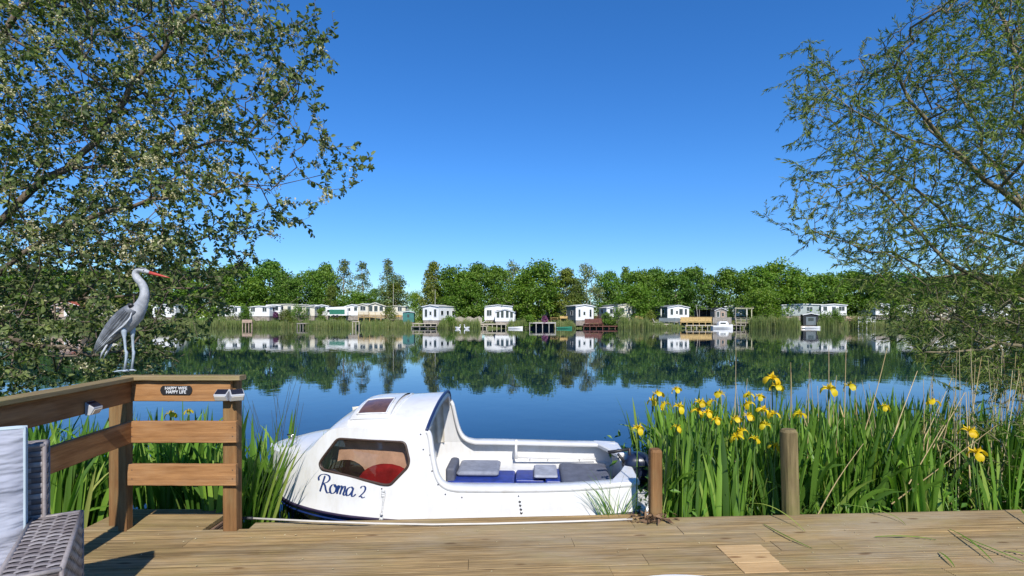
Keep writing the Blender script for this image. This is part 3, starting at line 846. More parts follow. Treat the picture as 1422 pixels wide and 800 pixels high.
for s in (-1,1):
    def surf(p,off): return side(p.x,p.y,s,off)
    # glass: fan grid following the side
    mb=MB(); N=len(WP); cpt=Vector((sum(p.x for p in WP)/N, sum(p.y for p in WP)/N)); rings=[]
    for t in (1.0,.66,.33,.02): rings.append([surf(cpt+(p-cpt)*t,-.004) for p in WP])
    mb.rings(rings,cap=False); mb.add(rings[-1],[tuple(range(N))])
    wn=mb.build('window','tinted_glass',boat,smooth=True)
    mb=MB(); mb.tube([surf(p,.003) for p in WP+[WP[0]]],.0105,8,cap=False); mb.build('seal','seal_rubber',wn,smooth=True)
    # curtain behind the far glass, partly behind the near one
    if s>0:
        mb=MB(); g=[]
        for k in range(60):
            x=-1.60+.88*k/59; g.append([Vector((x, s*(hb(x,z)-.05-.010*math.sin(k*1.3)), z+ZO)) for z in (.15,.3,.45,.57)])
        mb.grid(g); mb.build('curtain','curtain',boat,smooth=True)
mb=MB(); g=[]
for k in range(70):
    x=-1.44+.66*k/69; g.append([Vector((x+.10*(z-.25),-(hb(x,z)-.115-.0012*math.sin(k*.37)),z+ZO)) for z in (.16,.30,.42,.55)])
mb.grid(g); mb.build('curtain','curtain',boat,smooth=True)
# inside: bulkhead, berth cushions
mb=MB(); g=[]
for k in range(11):
    u=-1+.2*k; g.append([Vector((-1.63,u*.50,.05+ZO)),Vector((-1.60,u*.50,.42+ZO))])
mb.grid(g); mb.build('bulkhead','curtain',boat)
def blob(mb,c,r,n=14,m=9,j=.02):
    mb.ball(c,r,n,m,j)
mb=MB(); blob(mb,Vector((-.985,-.615,.165+ZO)),(.235,.045,.165),20,12,.008); mb.build('red_cushion','red_fabric',boat,smooth=True)
mb=MB(); blob(mb,Vector((-1.33,-.555,.205+ZO)),(.165,.045,.135),20,12,.01); mb.build('dark_cushion','dark_fabric',boat,smooth=True)
mb=MB(); mb.cham(-1.6,-.78,-.50,.52,.02+ZO,.12+ZO,.01); mb.build('berth','gelcoat',boat)
mb=MB(); mb.cham(-1.6,-.80,-.49,.50,.12+ZO,.165+ZO,.015); mb.build('berth_cushion','dark_fabric',boat)
# cockpit liner
mb=MB()
XL=[-1.6,-1.2,-.9,-.7,-.5,-.3,0,.3,.6,.85,.985]; FZ=-.30
rows=[]
for x in XL:
    zt=min(.15,zsf(x)-.02); bt=hb(x,zt)-.026; bf=bt*.86
    row=[]
    for s in (-1,1):
        pr=[(s*bt,zt),(s*(bt-.005),zt-.16),(s*(bt-.05),zt-.175),(s*(bf),FZ+.03),(s*(bf-.04),FZ)]
        row.append(pr if s<0 else pr[::-1])
    rows.append([Vector((x,a,b_+ZO)) for a,b_ in row[0]+row[1]])
mb.grid(rows); mb.add(rows[-1],[tuple(range(len(rows[-1])))])
o=mb.build('cockpit_liner','gelcoat',boat,smooth=True); md=o.modifiers.new('e','EDGE_SPLIT'); md.split_angle=R(30)
# rolled gunwale along the open edge, up the pillars, and round the stern
def sweep(mb,pts,wd,th,nrmf):
    rg=[]
    for i,p in enumerate(pts):
        inn,upv=nrmf(i)
        c=.006
        rg.append([p+inn*a+upv*b_ for a,b_ in ((-.012+c,-th),(-.012,-th+c),(-.012,-c),(-.012+c,0),(wd*.5,.004),(wd-c,0),(wd,-c),(wd,-th+c),(wd-c,-th))])
    mb.rings(rg)
for s in (-1,1):
    pts=[];ns=[]
    gx=[x for x in XS if x>=-.65]
    P0=[side(x,zsf(x),s) for x in gx]
    for i,p in enumerate(P0):
        t=(P0[min(i+1,len(P0)-1)]-P0[max(0,i-1)]).normalized(); inn=Vector((0,-s,0)); inn=(inn-t*inn.dot(t)).normalized(); upv=t.cross(inn)
        if upv.dot(Vector((1,0,1)))<0: upv=-upv
        pts.append(p+upv*.012); ns.append((inn,upv))
    wid=[lerp(x,[(-.66,.03),(-.55,.06),(-.4,.125),(1,.115)]) for x in gx]
    mb=MB(); rg=[]
    for i,p in enumerate(pts):
        inn,upv=ns[i]; wd=wid[i]; th=.030; c=.004
        rg.append([p+inn*a+upv*b_ for a,b_ in ((-.012+c,-th),(-.012,-th+c),(-.012,-c),(-.012+c,0),(wd*.5,.003),(wd-c,0),(wd,-c),(wd,-th+c),(wd-c,-th))])
    mb.rings(rg); o=mb.build('gunwale','gelcoat',boat,smooth=True); md=o.modifiers.new('e','EDGE_SPLIT'); md.split_angle=R(50)
# stern deck corners
for s in (-1,1):
    mb=MB(); zt=.19
    mb.rings([[Vector((x,s*y_,z_+ZO)) for x,y_ in ((.80,hb(.8,zt)+.004),(1.00,hb(1.0,zt)+.01),(1.045,hb(1.0,zt)-.05),(1.05,.20),(.98,.17),(.93,.30),(.83,.52))] for z_ in (zt-.03,zt-.004,)]+[[Vector((x,s*y_,zt+.006+ZO)) for x,y_ in ((.81,hb(.8,zt)-.004),(.99,hb(1.0,zt)),(1.035,hb(1.0,zt)-.055),(1.04,.21),(.985,.18),(.94,.31),(.84,.52))]])
    mb.build('stern_deck','gelcoat',boat)
# aft roof trim in navy and lighter lip
pts=[]
tt=[1,.97,.90,.78,.62,.42,.2,0]
def arch(x,t,s,dz=0):
    zs,zc=zsf(-.66),zcf(-.62); b0=hb(-.66,zs); return Vector((x+.045*(1-t*t), s*b0*t, zs+(zc-zs)*(1-t**2.3)+ZO+dz))
L=[arch(XC,t,-1,.002) for t in tt]+[arch(XC,t,1,.002) for t in tt[-2::-1]]
mb=MB(); mb.tube(L,.013,8,flat=1.0); mb.build('roof_trim','trim_navy',boat,smooth=True)
mb=MB(); g=[]
for t in np.linspace(-1,1,21):
    a=arch(XC+.004,abs(t),-1 if t<0 else 1); dn=Vector((0,0,-.055)); inn=Vector((0,-.05*np.sign(t)*abs(t)**3,0))
    g.append([a+Vector((0,0,-.006)), a+dn+inn])
mb.grid(g); o=mb.build('arch_lip','gelcoat',boat,smooth=True); md=o.modifiers.new('s','SOLIDIFY'); md.thickness=.014
# roof plinth and tinted hatch
def roofz(x,y):
    zs,zc=zsf(x),zcf(x); t=min(1,abs(y)/hb(x,zs)); return zs+(zc-zs)*(1-t**2.3)
pk=lambda x: lerp(x,[(-1.335,1),(-.95,.25)])
mb=MB(); rg=[]
for e,dz in ((.0,-.01),(.004,.032),(.018,.040)):
    loop=[(-1.335+e,-.50+e),(-.975-e,-.50+e),(-.93-e,-.1),(-.93-e,.1),(-.975-e,.50-e),(-1.335+e,.50-e)]
    out=[]
    for q in range(6):
        a,b_=Vector(loop[q]),Vector(loop[(q+1)%6])
        for k in range(5):
            p=a.lerp(b_,k/5); out.append(Vector((p.x,p.y,roofz(p.x,p.y)+dz*pk(p.x)+ZO)))
    rg.append(out)
mb.rings(rg,cap=False)
top=[]
for i in range(9):
    x=-1.317+(-.99+1.317)*i/8; top.append([Vector((x,-.50+1.0*k/12,roofz(x,-.50+1.0*k/12)+.040*pk(x)+ZO)) for k in range(13)])
mb.grid(top)
mb.build('roof_plinth','gelcoat',boat,smooth=False)
for (x0,x1,y0,y1) in ((-1.275,-1.03,-.435,-.12),):
    g=[]; e=.0
    for i in range(7):
        x=x0+(x1-x0)*i/6; g.append([Vector((x,y0+(y1-y0)*k/6,roofz(x,y0+(y1-y0)*k/6)+.040*pk(x)+.007+ZO)) for k in range(7)])
    mb=MB(); mb.grid(g); hp_=mb.build('hatch','hatch_glass' if 'hatch_glass' in MATS else simple('hatch_glass',(.15,.075,.05),.12,var=.2,spec=.8),boat,smooth=True)
    ed=[g[0][k] for k in range(7)]+[g[i][6] for i in range(1,7)]+[g[6][k] for k in range(5,-1,-1)]+[g[i][0] for i in range(5,-1,-1)]
    mb=MB(); mb.tube(ed,.007,6); mb.build('hatch_frame','gelcoat',hp_,smooth=True)
# rub rail
for s in (-1,1):
    mb=MB(); mb.tube([Vector((x,s*(wf(x)+.006),zrf(x)+ZO-.004)) for x in XS],.0115,8,flat=.8); mb.build('rub_rail','rub_dark',boat,smooth=True)
    mb=MB(); mb.tube([Vector((x,s*(wf(x)*.985-.004),zrf(x)+ZO-.055)) for x in XS[2:]],.008,6); mb.build('spray_rail','hull_blue',boat,smooth=True)
# seats and lockers
def bx(name,mat,x0,x1,y0,y1,z0,z1,c=.012,lab=None):
    mb=MB(); mb.cham(x0,x1,y0,y1,z0+ZO,z1+ZO,c); o=mb.build(name,mat,boat); bevel(o,c*.6,2)
    if lab: o['label']=lab
    return o
bx('side_bench','gelcoat',-.62,.86,.36,.60,FZ,-.035)
bx('locker','box_blue',-.60,.02,.02,.37,FZ,-.032,lab='royal blue locker under the grey cushion')
bx('locker','box_blue',-.0+.025,.30,.10,.40,FZ,-.035)
bx('locker','box_blue',.305,.58,.02,.38,FZ,-.015)
bx('crate','box_blue',-.12,.27,-.25,.08,FZ,-.16)
bx('cushion','seat_grey',-.53,-.13,.14,.53,-.030,.020,.018)
bx('cushion','seat_light',.20,.42,.06,.40,-.013,.018,.012)
bx('stern_seat','seat_dark',.445,.90,-.22,.44,-.05,.028,.02)
bx('seat_block','seat_dark',-.615,-.53,.04,.40,-.14,.085,.015)
# white towel-like edge trims on the lockers
bx('locker_trim','gelcoat',-.10,.20,-.262,-.250,-.19,-.165,.003)
# hand rail on the inner far side
mb=MB(); yy=.60
mb.tube([(.02,yy+.02,.155+ZO),(.02,yy-.03,.145+ZO),(.02,yy-.045,.02+ZO)],[.012,.014,.014],8)
mb.tube([(.02,yy-.045,.035+ZO),(.45,yy-.055,.035+ZO),(.82,yy-.06,.035+ZO)],.010,8)
for x in (.16,.34,.66): mb.tube([(x,yy-.055,.035+ZO),(x,yy-.02,.0+ZO)],.009,6)
mb.ball((.02,yy+.03,.178+ZO),.020,10,6)
mb.build('hand_rail','gelcoat',boat,smooth=True)
# screws and fittings along the near side
for x,z in ((-.62,.42),(-.675,.46),(-.60,.30),(-.55,.20),(-.49,.13),(-.36,.11),(.08,.12),(.62,.12),(-1.0,.155),(-.70,.575)):
    p=side(x,z,-1,0); mb=MB(); mb.tube([p,p+Vector((0,-.005,0))],.0055,8); mb.build('screw','rub_dark',boat)
mb=MB()
for k in range(4): p=side(.09+.004*k,.08-.028*k,-1,.004); mb.ball(p,(.010,.004,.012),6,4,.2)
mb.build('cleat','steel',boat,smooth=True)
# swim step and outboard engine
mb=MB(); mb.cham(1.03,1.17,-.66,-.24,-.12+ZO,.02+ZO,.02); o=mb.build('swim_step','gelcoat',boat); bevel(o,.012,3)
mb=MB(); mb.cham(1.03,1.17,.24,.66,-.12+ZO,.02+ZO,.02); o=mb.build('swim_step','gelcoat',boat); bevel(o,.012,3)
eng=MB()
rg=[]
for z,sx,sy in ((.02,.09,.08),(.06,.125,.105),(.14,.135,.115),(.20,.125,.11),(.245,.09,.085),(.262,.03,.03)):
    rg.append([Vector((1.13+.02*(z<.1)+sx*math.copysign(abs(math.cos(a))**.6,math.cos(a)), .0+sy*math.copysign(abs(math.sin(a))**.6,math.sin(a)), z+ZO)) for a in [2*math.pi*k/20 for k in range(20)]])
eng.rings(rg); og=eng.build('outboard_engine','engine_navy',boat,smooth=True)
mb=MB(); mb.rings([[Vector((1.14+a*sx,b_*sy,z+ZO)) for a,b_ in ((-1,-1),(1,-.6),(1,.6),(-1,1))] for z,sx,sy in ((.03,.07,.05),(-.3,.05,.03),(-.7,.05,.02))]); mb.build('shaft','engine_navy',og)
mb=MB(); mb.tube([(1.03,-.03,.15+ZO),(.95,-.05,.26+ZO),(.90,-.06,.305+ZO),(.80,-.07,.285+ZO)][0:2],[.014,.012],8); mb.tube([(1.05,-.04,.30+ZO),(.86,-.06,.275+ZO)],[.013,.017],8); mb.tube([(1.06,-.03,.18+ZO),(1.05,-.04,.31+ZO)],.014,8); mb.build('tiller','rubber_black',og,smooth=True)
mb=MB(); mb.cham(.985,1.06,-.10,.10,-.05+ZO,.10+ZO,.01); mb.build('clamp','steel',og)
# bow fittings
mb=MB(); mb.tube([(-2.02,-.02,zcf(-2.02)+ZO),(-2.02,-.02,zcf(-2.02)+.04+ZO)],.012,8); mb.tube([(-2.06,-.02,zcf(-2.02)+.04+ZO),(-1.98,-.02,zcf(-2.02)+.04+ZO)],.009,8); mb.build('bow_cleat','steel',boat,smooth=True)
boat.rotation_euler=(R(2.7),0,R(-2.2))
# fender rope hanging down the near side
mb=MB()
for dx,ph in ((-.008,0),(.010,2)):
    pts=[]
    for k in range(15):
        t=k/14; z=.145-.27*t; p=side(-.985+dx+.010*math.sin(ph+t*5)+(.02*dx/abs(dx) if t>.9 else 0),z,-1,.008); 
        if z<-.05: p.y=-(wf(-.98)+.02)
        pts.append(p)
    mb.tube(pts,.0062,6)
for z in (.14,.12,.105): mb.ball(side(-.985,z,-1,.01),(.014,.010,.010),8,5)
for z in (-.055,-.02): mb.ball(Vector((-.985,-(wf(-.98)+.022),z+ZO)),(.013,.010,.010),8,5)
mb.build('hanging_rope','rope',boat,smooth=True)
# lettering, drawn as broad-nib strokes lying on the curved side
simple('letter_navy',(.012,.035,.14),.4,var=.05)
def cr(pts,n=10):
    P=[Vector(p) for p in pts]; P=[P[0]*2-P[1]]+P+[P[-1]*2-P[-2]]; out=[]
    for i in range(1,len(P)-2):
        for k in range(n):
            t=k/n; a,b_,c_,d=P[i-1],P[i],P[i+1],P[i+2]
            out.append(.5*((2*b_)+(c_-a)*t+(2*a-5*b_+4*c_-d)*t*t+(3*b_-a-3*c_+d)*t**3))
    out.append(P[-2]); return out
G={'R':[[( .30,.98),(.22,.6),(.12,.15),(.08,-.02)],[(-.10,.62),(-.14,.82),(.02,1.0),(.30,1.06),(.58,1.0),(.66,.82),(.52,.62),(.30,.52),(.20,.52)],[(.20,.52),(.38,.40),(.50,.12),(.64,-.02),(.80,.06)]],
 'o':[[(.30,.50),(.12,.46),(.02,.26),(.08,.04),(.24,.0),(.40,.14),(.42,.36),(.30,.50),(.34,.40),(.50,.36)]],
 'm':[[(.0,.36),(.08,.48),(.10,.36),(.04,.0)],[(.06,.20),(.20,.46),(.30,.46),(.30,.30),(.24,.0)],[(.27,.20),(.42,.46),(.52,.46),(.52,.28),(.47,.06),(.56,.0),(.68,.12)]],
 'a':[[(.42,.42),(.28,.50),(.08,.38),(.02,.16),(.10,.0),(.24,.06),(.38,.26),(.44,.48)],[(.44,.48),(.38,.18),(.40,.02),(.50,.0),(.64,.14)]],
 '2':[[(.04,.62),(.14,.76),(.32,.78),(.42,.64),(.36,.42),(.18,.20),(.0,.03)],[(.0,.03),(.14,.09),(.30,.0),(.46,.08)]]}
mb=MB()
def letter(ch,ox,sc_,oz):
    for st_ in G[ch]:
        c_=cr([(p[0],p[1],0) for p in st_],9); L_=[];Rr=[]
        for i,p in enumerate(c_):
            t=(c_[min(i+1,len(c_)-1)]-c_[max(0,i-1)]); an=math.atan2(t.y,t.x)
            wd=(.020+.050*abs(math.sin(an-R(15)))**1.3)*(.35 if i in(0,len(c_)-1) else 1)
            nn=Vector((-t.y,t.x,0)).normalized()*wd
            for arr,q in ((L_,p+nn),(Rr,p-nn)):
                x=-1.575+ox+q.x*sc_+q.y*sc_*.10; z=oz-(.028*(ox+q.x*sc_))+q.y*sc_ 
                arr.append(side(x,z,-1,.0016))
        mb.grid([L_,Rr])
letter('R',.028,.128,.092); letter('o',.125,.135,.092); letter('m',.188,.135,.092); letter('a',.272,.135,.092); letter('2',.385,.112,.088)
o=mb.build('name_lettering','letter_navy',boat); o['label']='navy script lettering reading Roma 2'
# ---------------------------------------------------------------- vegetation materials
leafmat('leaf_iris',[(0,(.06,.13,.02)),(.4,(.13,.26,.035)),(.75,(.24,.42,.055)),(1,(.42,.46,.14))],trans=.40,rough=.42,spec=.4)
leafmat('leaf_goat',[(0,(.06,.09,.035)),(.45,(.17,.215,.08)),(.8,(.33,.38,.13)),(1,(.40,.42,.20))],trans=.42,spec=.2)
leafmat('catkin',[(0,(.42,.36,.22)),(1,(.78,.72,.55))],trans=.3,rough=.8)
leafmat('leaf_willow',[(0,(.07,.11,.025)),(.5,(.19,.25,.065)),(1,(.34,.40,.12))],trans=.45,spec=.2)
leafmat('leaf_dark',[(0,(.06,.12,.016)),(.5,(.13,.245,.030)),(1,(.24,.36,.055))],trans=.38)
leafmat('leaf_fresh',[(0,(.09,.17,.018)),(.5,(.16,.29,.030)),(1,(.27,.37,.055))],trans=.38)
leafmat('leaf_pale',[(0,(.10,.14,.06)),(.5,(.17,.23,.09)),(1,(.26,.32,.15))],trans=.25)
leafmat('leaf_olive',[(0,(.09,.13,.022)),(.5,(.18,.23,.04)),(1,(.29,.33,.08))],trans=.38)
leafmat('leaf_purple',[(0,(.16,.05,.14)),(1,(.34,.14,.30))],trans=.2)
leafmat('reed_green',[(0,(.12,.18,.045)),(.5,(.22,.27,.08)),(1,(.40,.36,.18))],trans=.3)
leafmat('reed_dry',[(0,(.42,.31,.15)),(1,(.74,.60,.36))],trans=.2,rough=.8,tint=(1,1,1))
leafmat('petal',[(0,(.72,.50,.008)),(1,(.86,.66,.02))],trans=.35,tint=(1,1,.6))
simple('litter',(.20,.12,.06),.9,var=.4,scale=20,c2=(.07,.04,.025))

# ---------------------------------------------------------------- far trees: a few kinds, then copies
def far_tree(kind, seed):
    """unit: metres, origin at the trunk base"""
    global rng; keep=rng; rng=np.random.default_rng(seed); rs=random.Random(seed)
    K=dict(oak=(12.0,5.6,2.3,'leaf_dark',7600,.50,95,1.35), round=(12.0,5.2,1.9,'leaf_fresh',7600,.46,90,1.3), bush=(7.5,4.6,.1,'leaf_fresh',5200,.36,70,1.1),
           tall=(13.5,2.9,1.6,'leaf_pale',2600,.36,70,.85), conic=(12.5,4.0,.7,'leaf_olive',5600,.42,80,1.15), sparse=(12.0,3.8,1.0,'leaf_pale',3000,.36,80,.95), thin=(12.5,3.6,1.4,'leaf_dark',4000,.40,70,1.0))[kind]
    H,RW,z0,mat,nl,ls,nc,pr=K
    # clump centres filling an uneven crown
    cc=[]
    while len(cc)<nc:
        u=rng.random(); z=z0+(H-z0)*u
        if kind in('oak','round'): e=math.sin(math.pi*(u*.82+.16))**.5
        elif kind=='bush': e=math.sqrt(max(0,1-(u*.96)**2))
        elif kind=='conic': e=(1-u)**.7*1.05+.06
        else: e=math.sin(math.pi*(u*.85+.13))**.9
        a=rng.random()*2*math.pi; e*= .82+.22*math.sin(2*a+seed)+.14*math.sin(5*a+u*9+seed)
        r=RW*e*math.sqrt(rng.random()*.75+.25 if rng.random()<.75 else rng.random())
        cc.append((r*math.cos(a),r*math.sin(a),z-.4*(r/RW)))
    cc=np.array(cc)
    root=empty(f'{kind}_tree_proto')
    # trunk with limbs reaching the clumps
    tp=[(0,0,-.3),(.1*rs.uniform(-1,1),0,z0*.6),(.3*rs.uniform(-1,1),.2,H*.35),(.4*rs.uniform(-1,1),.1,H*.62),(.3*rs.uniform(-1,1),0,H*.88)]
    P,par,cnt=grow([tp],cc[rng.permutation(nc)[:46]],step=.9,wob=.12)
    skeleton_mesh('trunk',P,par,cnt,'bark_far',root,r0=.045 if kind!='bush' else .03,power=.42)
    idx=rng.integers(0,nc,nl); rad=rng.uniform(.75,1.35,nc)*pr*(1.05 if kind in('oak','round','bush') else .95)
    dv=nrm(rng.normal(size=(nl,3))); rr=rng.random(nl)**.45
    Pp=cc[idx]+dv*rr[:,None]*rad[idx][:,None]*np.array([1.15,1.15,.72])
    Dd=dv*.6+rng.normal(size=(nl,3))*.6+np.array([0,0,-.15])
    var=np.clip(rng.random(nc)[idx]*.6+rng.random(nl)*.4,0,1)
    L=ls*rng.uniform(.6,1.25,nl)
    leaves('crown',Pp,Dd,L,L*.72,var,mat,root,N=dv+rng.normal(size=(nl,3))*.55+np.array([0,0,.35]))
    rng=keep; return root
PROTO={}
def proto(kind,seed):
    k=(kind,seed)
    if k not in PROTO: PROTO[k]=[far_tree(kind,seed),False]
    return PROTO[k]
KN={'oak':'broadleaf_tree','round':'round_tree','bush':'willow_bush','tall':'tall_tree','conic':'conical_tree','sparse':'sparse_tree','thin':'slender_tree'}
BASE={'oak':12.9,'round':12.9,'bush':8.0,'tall':14.1,'conic':13.0,'sparse':12.6,'thin':13.1}
def put_tree(kind,seed,px,top,Yd,width,label):
    if kind!='bush': Yd+=8 if 330<px<570 else 3
    root,used=proto(kind,seed); k=(kind,seed)
    if used: o=copy_tree(root)
    else: o=root; PROTO[k][1]=True
    o.name=KN[kind]
    g=.82; zt=CAM_H-(top-HOR)/FPX*Yd; s=(zt-g)/BASE[kind]
    RW={'oak':5.6,'round':5.2,'bush':5.1,'tall':3.3,'conic':4.0,'sparse':4,'thin':3.8}[kind]
    wx=width*(1.30 if kind in('oak','round') else 1.2)/FPX*Yd/2/RW
    o.location=((px-711)/FPX*Yd,Yd,g-.05); o.scale=(wx,wx,s); o.rotation_euler=(0,0,(px*1.37)%6.28)
    tag(o,label,'bush' if kind=='bush' else 'tree','trees along the far shore'); return o
FT=[ # kind seed px top distance width label
('oak',1,15,375,122,80,'dark tree on the far shore behind the left willow, at the picture edge'),
('round',2,70,368,124,78,'green far shore tree above the red roofed chalet'),
('oak',3,130,372,126,80,'dark far tree seen through the twigs behind the heron'),
('conic',4,185,378,124,60,'olive far tree just above the beak of the heron'),
('oak',1,240,366,126,80,'far tree above the white home seen right of the heron'),
('round',5,292,370,125,66,'bright green far tree left of the dark gap beside the overhanging willow'),
('oak',3,330,364,127,60,'rounded far tree at the tip of the overhanging left branches'),
('oak',6,374,360,126,56,'tall dark green tree rising above the low pale caravan row'),
('round',2,352,385,121,46,'lower bright tree in front of the tall dark one at left'),
('oak',1,398,378,122,44,'middle sized tree behind the caravan with the purple bush'),
('thin',7,415,383,128,30,'small thin tree in the dip of the left tree line'),
('oak',3,434,374,124,44,'dense tree left of the pair of tall sparse trees'),
('oak',6,452,364,127,34,'narrow dark tree touching the first tall sparse tree'),
('conic',4,460,396,120,24,'low olive pollard above the green striped awning'),
('tall',8,478,359,130,34,'tall airy tree, first of the sparse pair above the white tourer'),
('tall',9,503,362,131,30,'second tall airy tree, with a pointed top above the cream chalet'),
('round',5,494,404,124,52,'low bushy tree behind the small white shed'),
('thin',7,520,400,127,28,'small tree between the airy pair and the pale willow'),
('tall',8,538,358,131,30,'sparse tall tree sticking out above the pale willow'),
('sparse',10,548,378,122,52,'pale drooping willow left of the gap of open sky'),
('conic',4,548,392,121,44,'olive lower half of the willow clump left of the sky gap'),
('bush',12,577,403,119,26,'low tree beside the teal shed under the gap of sky'),
('conic',13,601,361,116,36,'upright tree at the left end of the long tree block'),
('oak',1,632,368,117,60,'dark full tree right behind the white gabled caravan with the dock'),
('round',2,646,388,113,50,'bright low tree over the roof of the white gabled caravan with dock'),
('oak',6,662,364,118,50,'broad tree above the white caravan with the bay front'),
('oak',3,690,368,119,44,'dark tree with bare trunk right of the bay fronted caravan'),
('sparse',11,712,362,120,40,'lighter leaved tree rising between two dark ones at centre'),
('oak',1,748,360,115,66,'largest dark tree, standing over the concrete dock'),
('round',5,728,382,113,50,'bright tree leaning towards the concrete dock from the left'),
('conic',4,786,372,115,44,'olive tree left of the tall yellow green tree'),
('sparse',10,814,364,116,46,'tall yellow green airy tree above the caravan with the brown deck'),
('conic',13,800,384,114,34,'low olive tree behind the caravan with the brown deck'),
('round',2,846,375,118,40,'tree right of the narrow gap that shows sky down to the ground'),
('thin',7,869,369,124,26,'thin crown poking above the tree line right of the gap'),
('oak',3,888,374,117,48,'dark tree above the pale caravan behind the round bush'),
('round',5,886,392,112,48,'bright low tree between the bush and the grey sided caravan'),
('oak',6,912,371,120,44,'tree left of the white fronted caravan with grey side'),
('oak',1,938,374,118,52,'dark tree above the white fronted caravan with grey side'),
('oak',3,962,369,121,46,'tall tree over the yellow timber deck'),
('thin',7,985,380,126,30,'slim tree in the small dip above the dark awning'),
('oak',6,1012,371,119,46,'dark tree above the moored white motor boat'),
('thin',14,1034,380,122,34,'small tree left of the big rounded lime tree group'),
('round',2,1052,368,119,54,'left crown of the big rounded lime green group'),
('round',5,1082,360,120,62,'highest crown of the big rounded lime green group'),
('oak',1,1112,375,120,60,'dark crown right of the lime green group'),
('oak',3,1145,378,121,60,'tree over the right end of the long grey caravan'),
('oak',6,1186,374,123,60,'tree behind the first twigs of the right willow'),
('round',2,1218,378,121,56,'far tree between the forked low branches of the right willow'),
('oak',1,1258,376,123,70,'far tree seen through the middle of the right willow'),
('conic',4,1300,384,121,56,'olive far tree seen below the long lower limb of the right willow'),
('oak',3,1345,376,122,70,'far tree behind the lower right willow limbs'),
('round',5,1392,380,121,60,'bright far tree low behind the right willow trunk side'),
('oak',6,1430,374,123,70,'last far tree at the right picture edge'),
('bush',12,1058,398,113.5,62,'bright green dome shaped bush standing at the water right of the pergola'),
]
for t in FT: put_tree(*t)
def shore_bush(px,py0,py1,wpx,Yd,mat,label,name='shrub',n=1500,ls=.22):
    z0=CAM_H-(py1-HOR)/FPX*Yd; z1=CAM_H-(py0-HOR)/FPX*Yd; wd=wpx/FPX*Yd/2; h=z1-z0
    root=empty(name,((px-711)/FPX*Yd,Yd,z0)); tag(root,label,'bush')
    nc=26; u=rng.random(nc); a=rng.random(nc)*6.28; r=np.sqrt(rng.random(nc))*np.sqrt(1-(u*.9)**2)
    cc=np.stack([r*np.cos(a)*wd*.8,r*np.sin(a)*wd*.8,u*h*.85],-1)
    idx=rng.integers(0,nc,n); dv=nrm(rng.normal(size=(n,3))); P=cc[idx]+dv*(rng.random(n)**.4*min(wd,h)*.34)[:,None]; P[:,2]=np.maximum(P[:,2],.02)
    L=ls*rng.uniform(.6,1.3,n); leaves('foliage',P,dv+rng.normal(size=(n,3))*.6,L,L*.7,rng.random(nc)[idx]*.6+rng.random(n)*.4,mat,root,N=dv+rng.normal(size=(n,3))*.5+np.array([0,0,.3]))
    mb=MB()
    for k in range(6):
        q=cc[k]; mb.tube([(0,0,-.1),(q[0]*.5,q[1]*.5,q[2]*.5),tuple(q)],[.05,.035,.015],5)
    mb.build('stems','bark_far',root); return root
shore_bush(860,426,450,30,108.2,'leaf_fresh','rounded green bush at the water in front of the pale caravan')
shore_bush(843,432,452,18,108.6,'leaf_dark','dark bush beside the steps right of the brown deck')
shore_bush(756,439,449,11,108.2,'leaf_purple','small purple flowering bush behind the concrete dock')
shore_bush(382,434,440,9,122,'leaf_purple','purple bush in front of the pale caravan far left')
shore_bush(406,430,448,24,121,'leaf_dark','dark shrub on the bank beside the low jetty far left',n=1300)
shore_bush(1147,432,452,30,112.6,'leaf_dark','dark bush right of the black boathouse')
shore_bush(1195,436,455,40,113,'leaf_olive','olive bush on the bank behind the right willow')
shore_bush(1265,432,456,50,113,'leaf_dark','dark bank bush seen low through the right willow')
shore_bush(1340,434,456,50,113,'leaf_olive','olive bank bush right of the dark one behind the willow')
shore_bush(255,434,452,60,124,'leaf_dark','dark bank bush right of the heron across the water',n=2200)
shore_bush(160,436,453,60,123,'leaf_olive','olive bank bush behind the heron across the water',n=2000)
shore_bush(322,432,452,36,124,'leaf_olive','olive bank bush under the tips of the left willow',n=1600)
shore_bush(736,438,452,20,108.5,'leaf_fresh','bright low bush on the bank left of the concrete dock')
shore_bush(625,440,452,26,108.3,'leaf_fresh','low green bush on the bank right of the white caravan dock')
shore_bush(1012,430,441,16,114,'leaf_dark','dark bush behind the moored white motor boat')
shore_bush(905,432,442,16,111,'leaf_olive','low bush left of the grey sided caravan')
# a far belt of trees, beyond the park, that reads as one mass
n=9000; xx=rng.uniform(-260,300,n); hh=2.6+1.3*np.sin(xx*.09)+.8*np.sin(xx*.23); P=np.stack([xx,150+rng.uniform(0,8,n)+np.abs(xx)*.05,.5+rng.random(n)*hh],-1)
gap=(np.abs(xx/150*760+711-572)<16)|(np.abs(xx/150*760+711-829)<8); P[:,2]=np.where(gap,.5+(P[:,2]-.5)*.45,P[:,2])
L=rng.uniform(.9,1.8,n); o=leaves('far_wood',P,rng.normal(size=(n,3)),L,L*.8,rng.random(n),'leaf_dark',N=rng.normal(size=(n,3))+np.array([0,-.6,.4])); tag(o,'low belt of dark trees beyond the caravan park','woodland',kind='stuff')

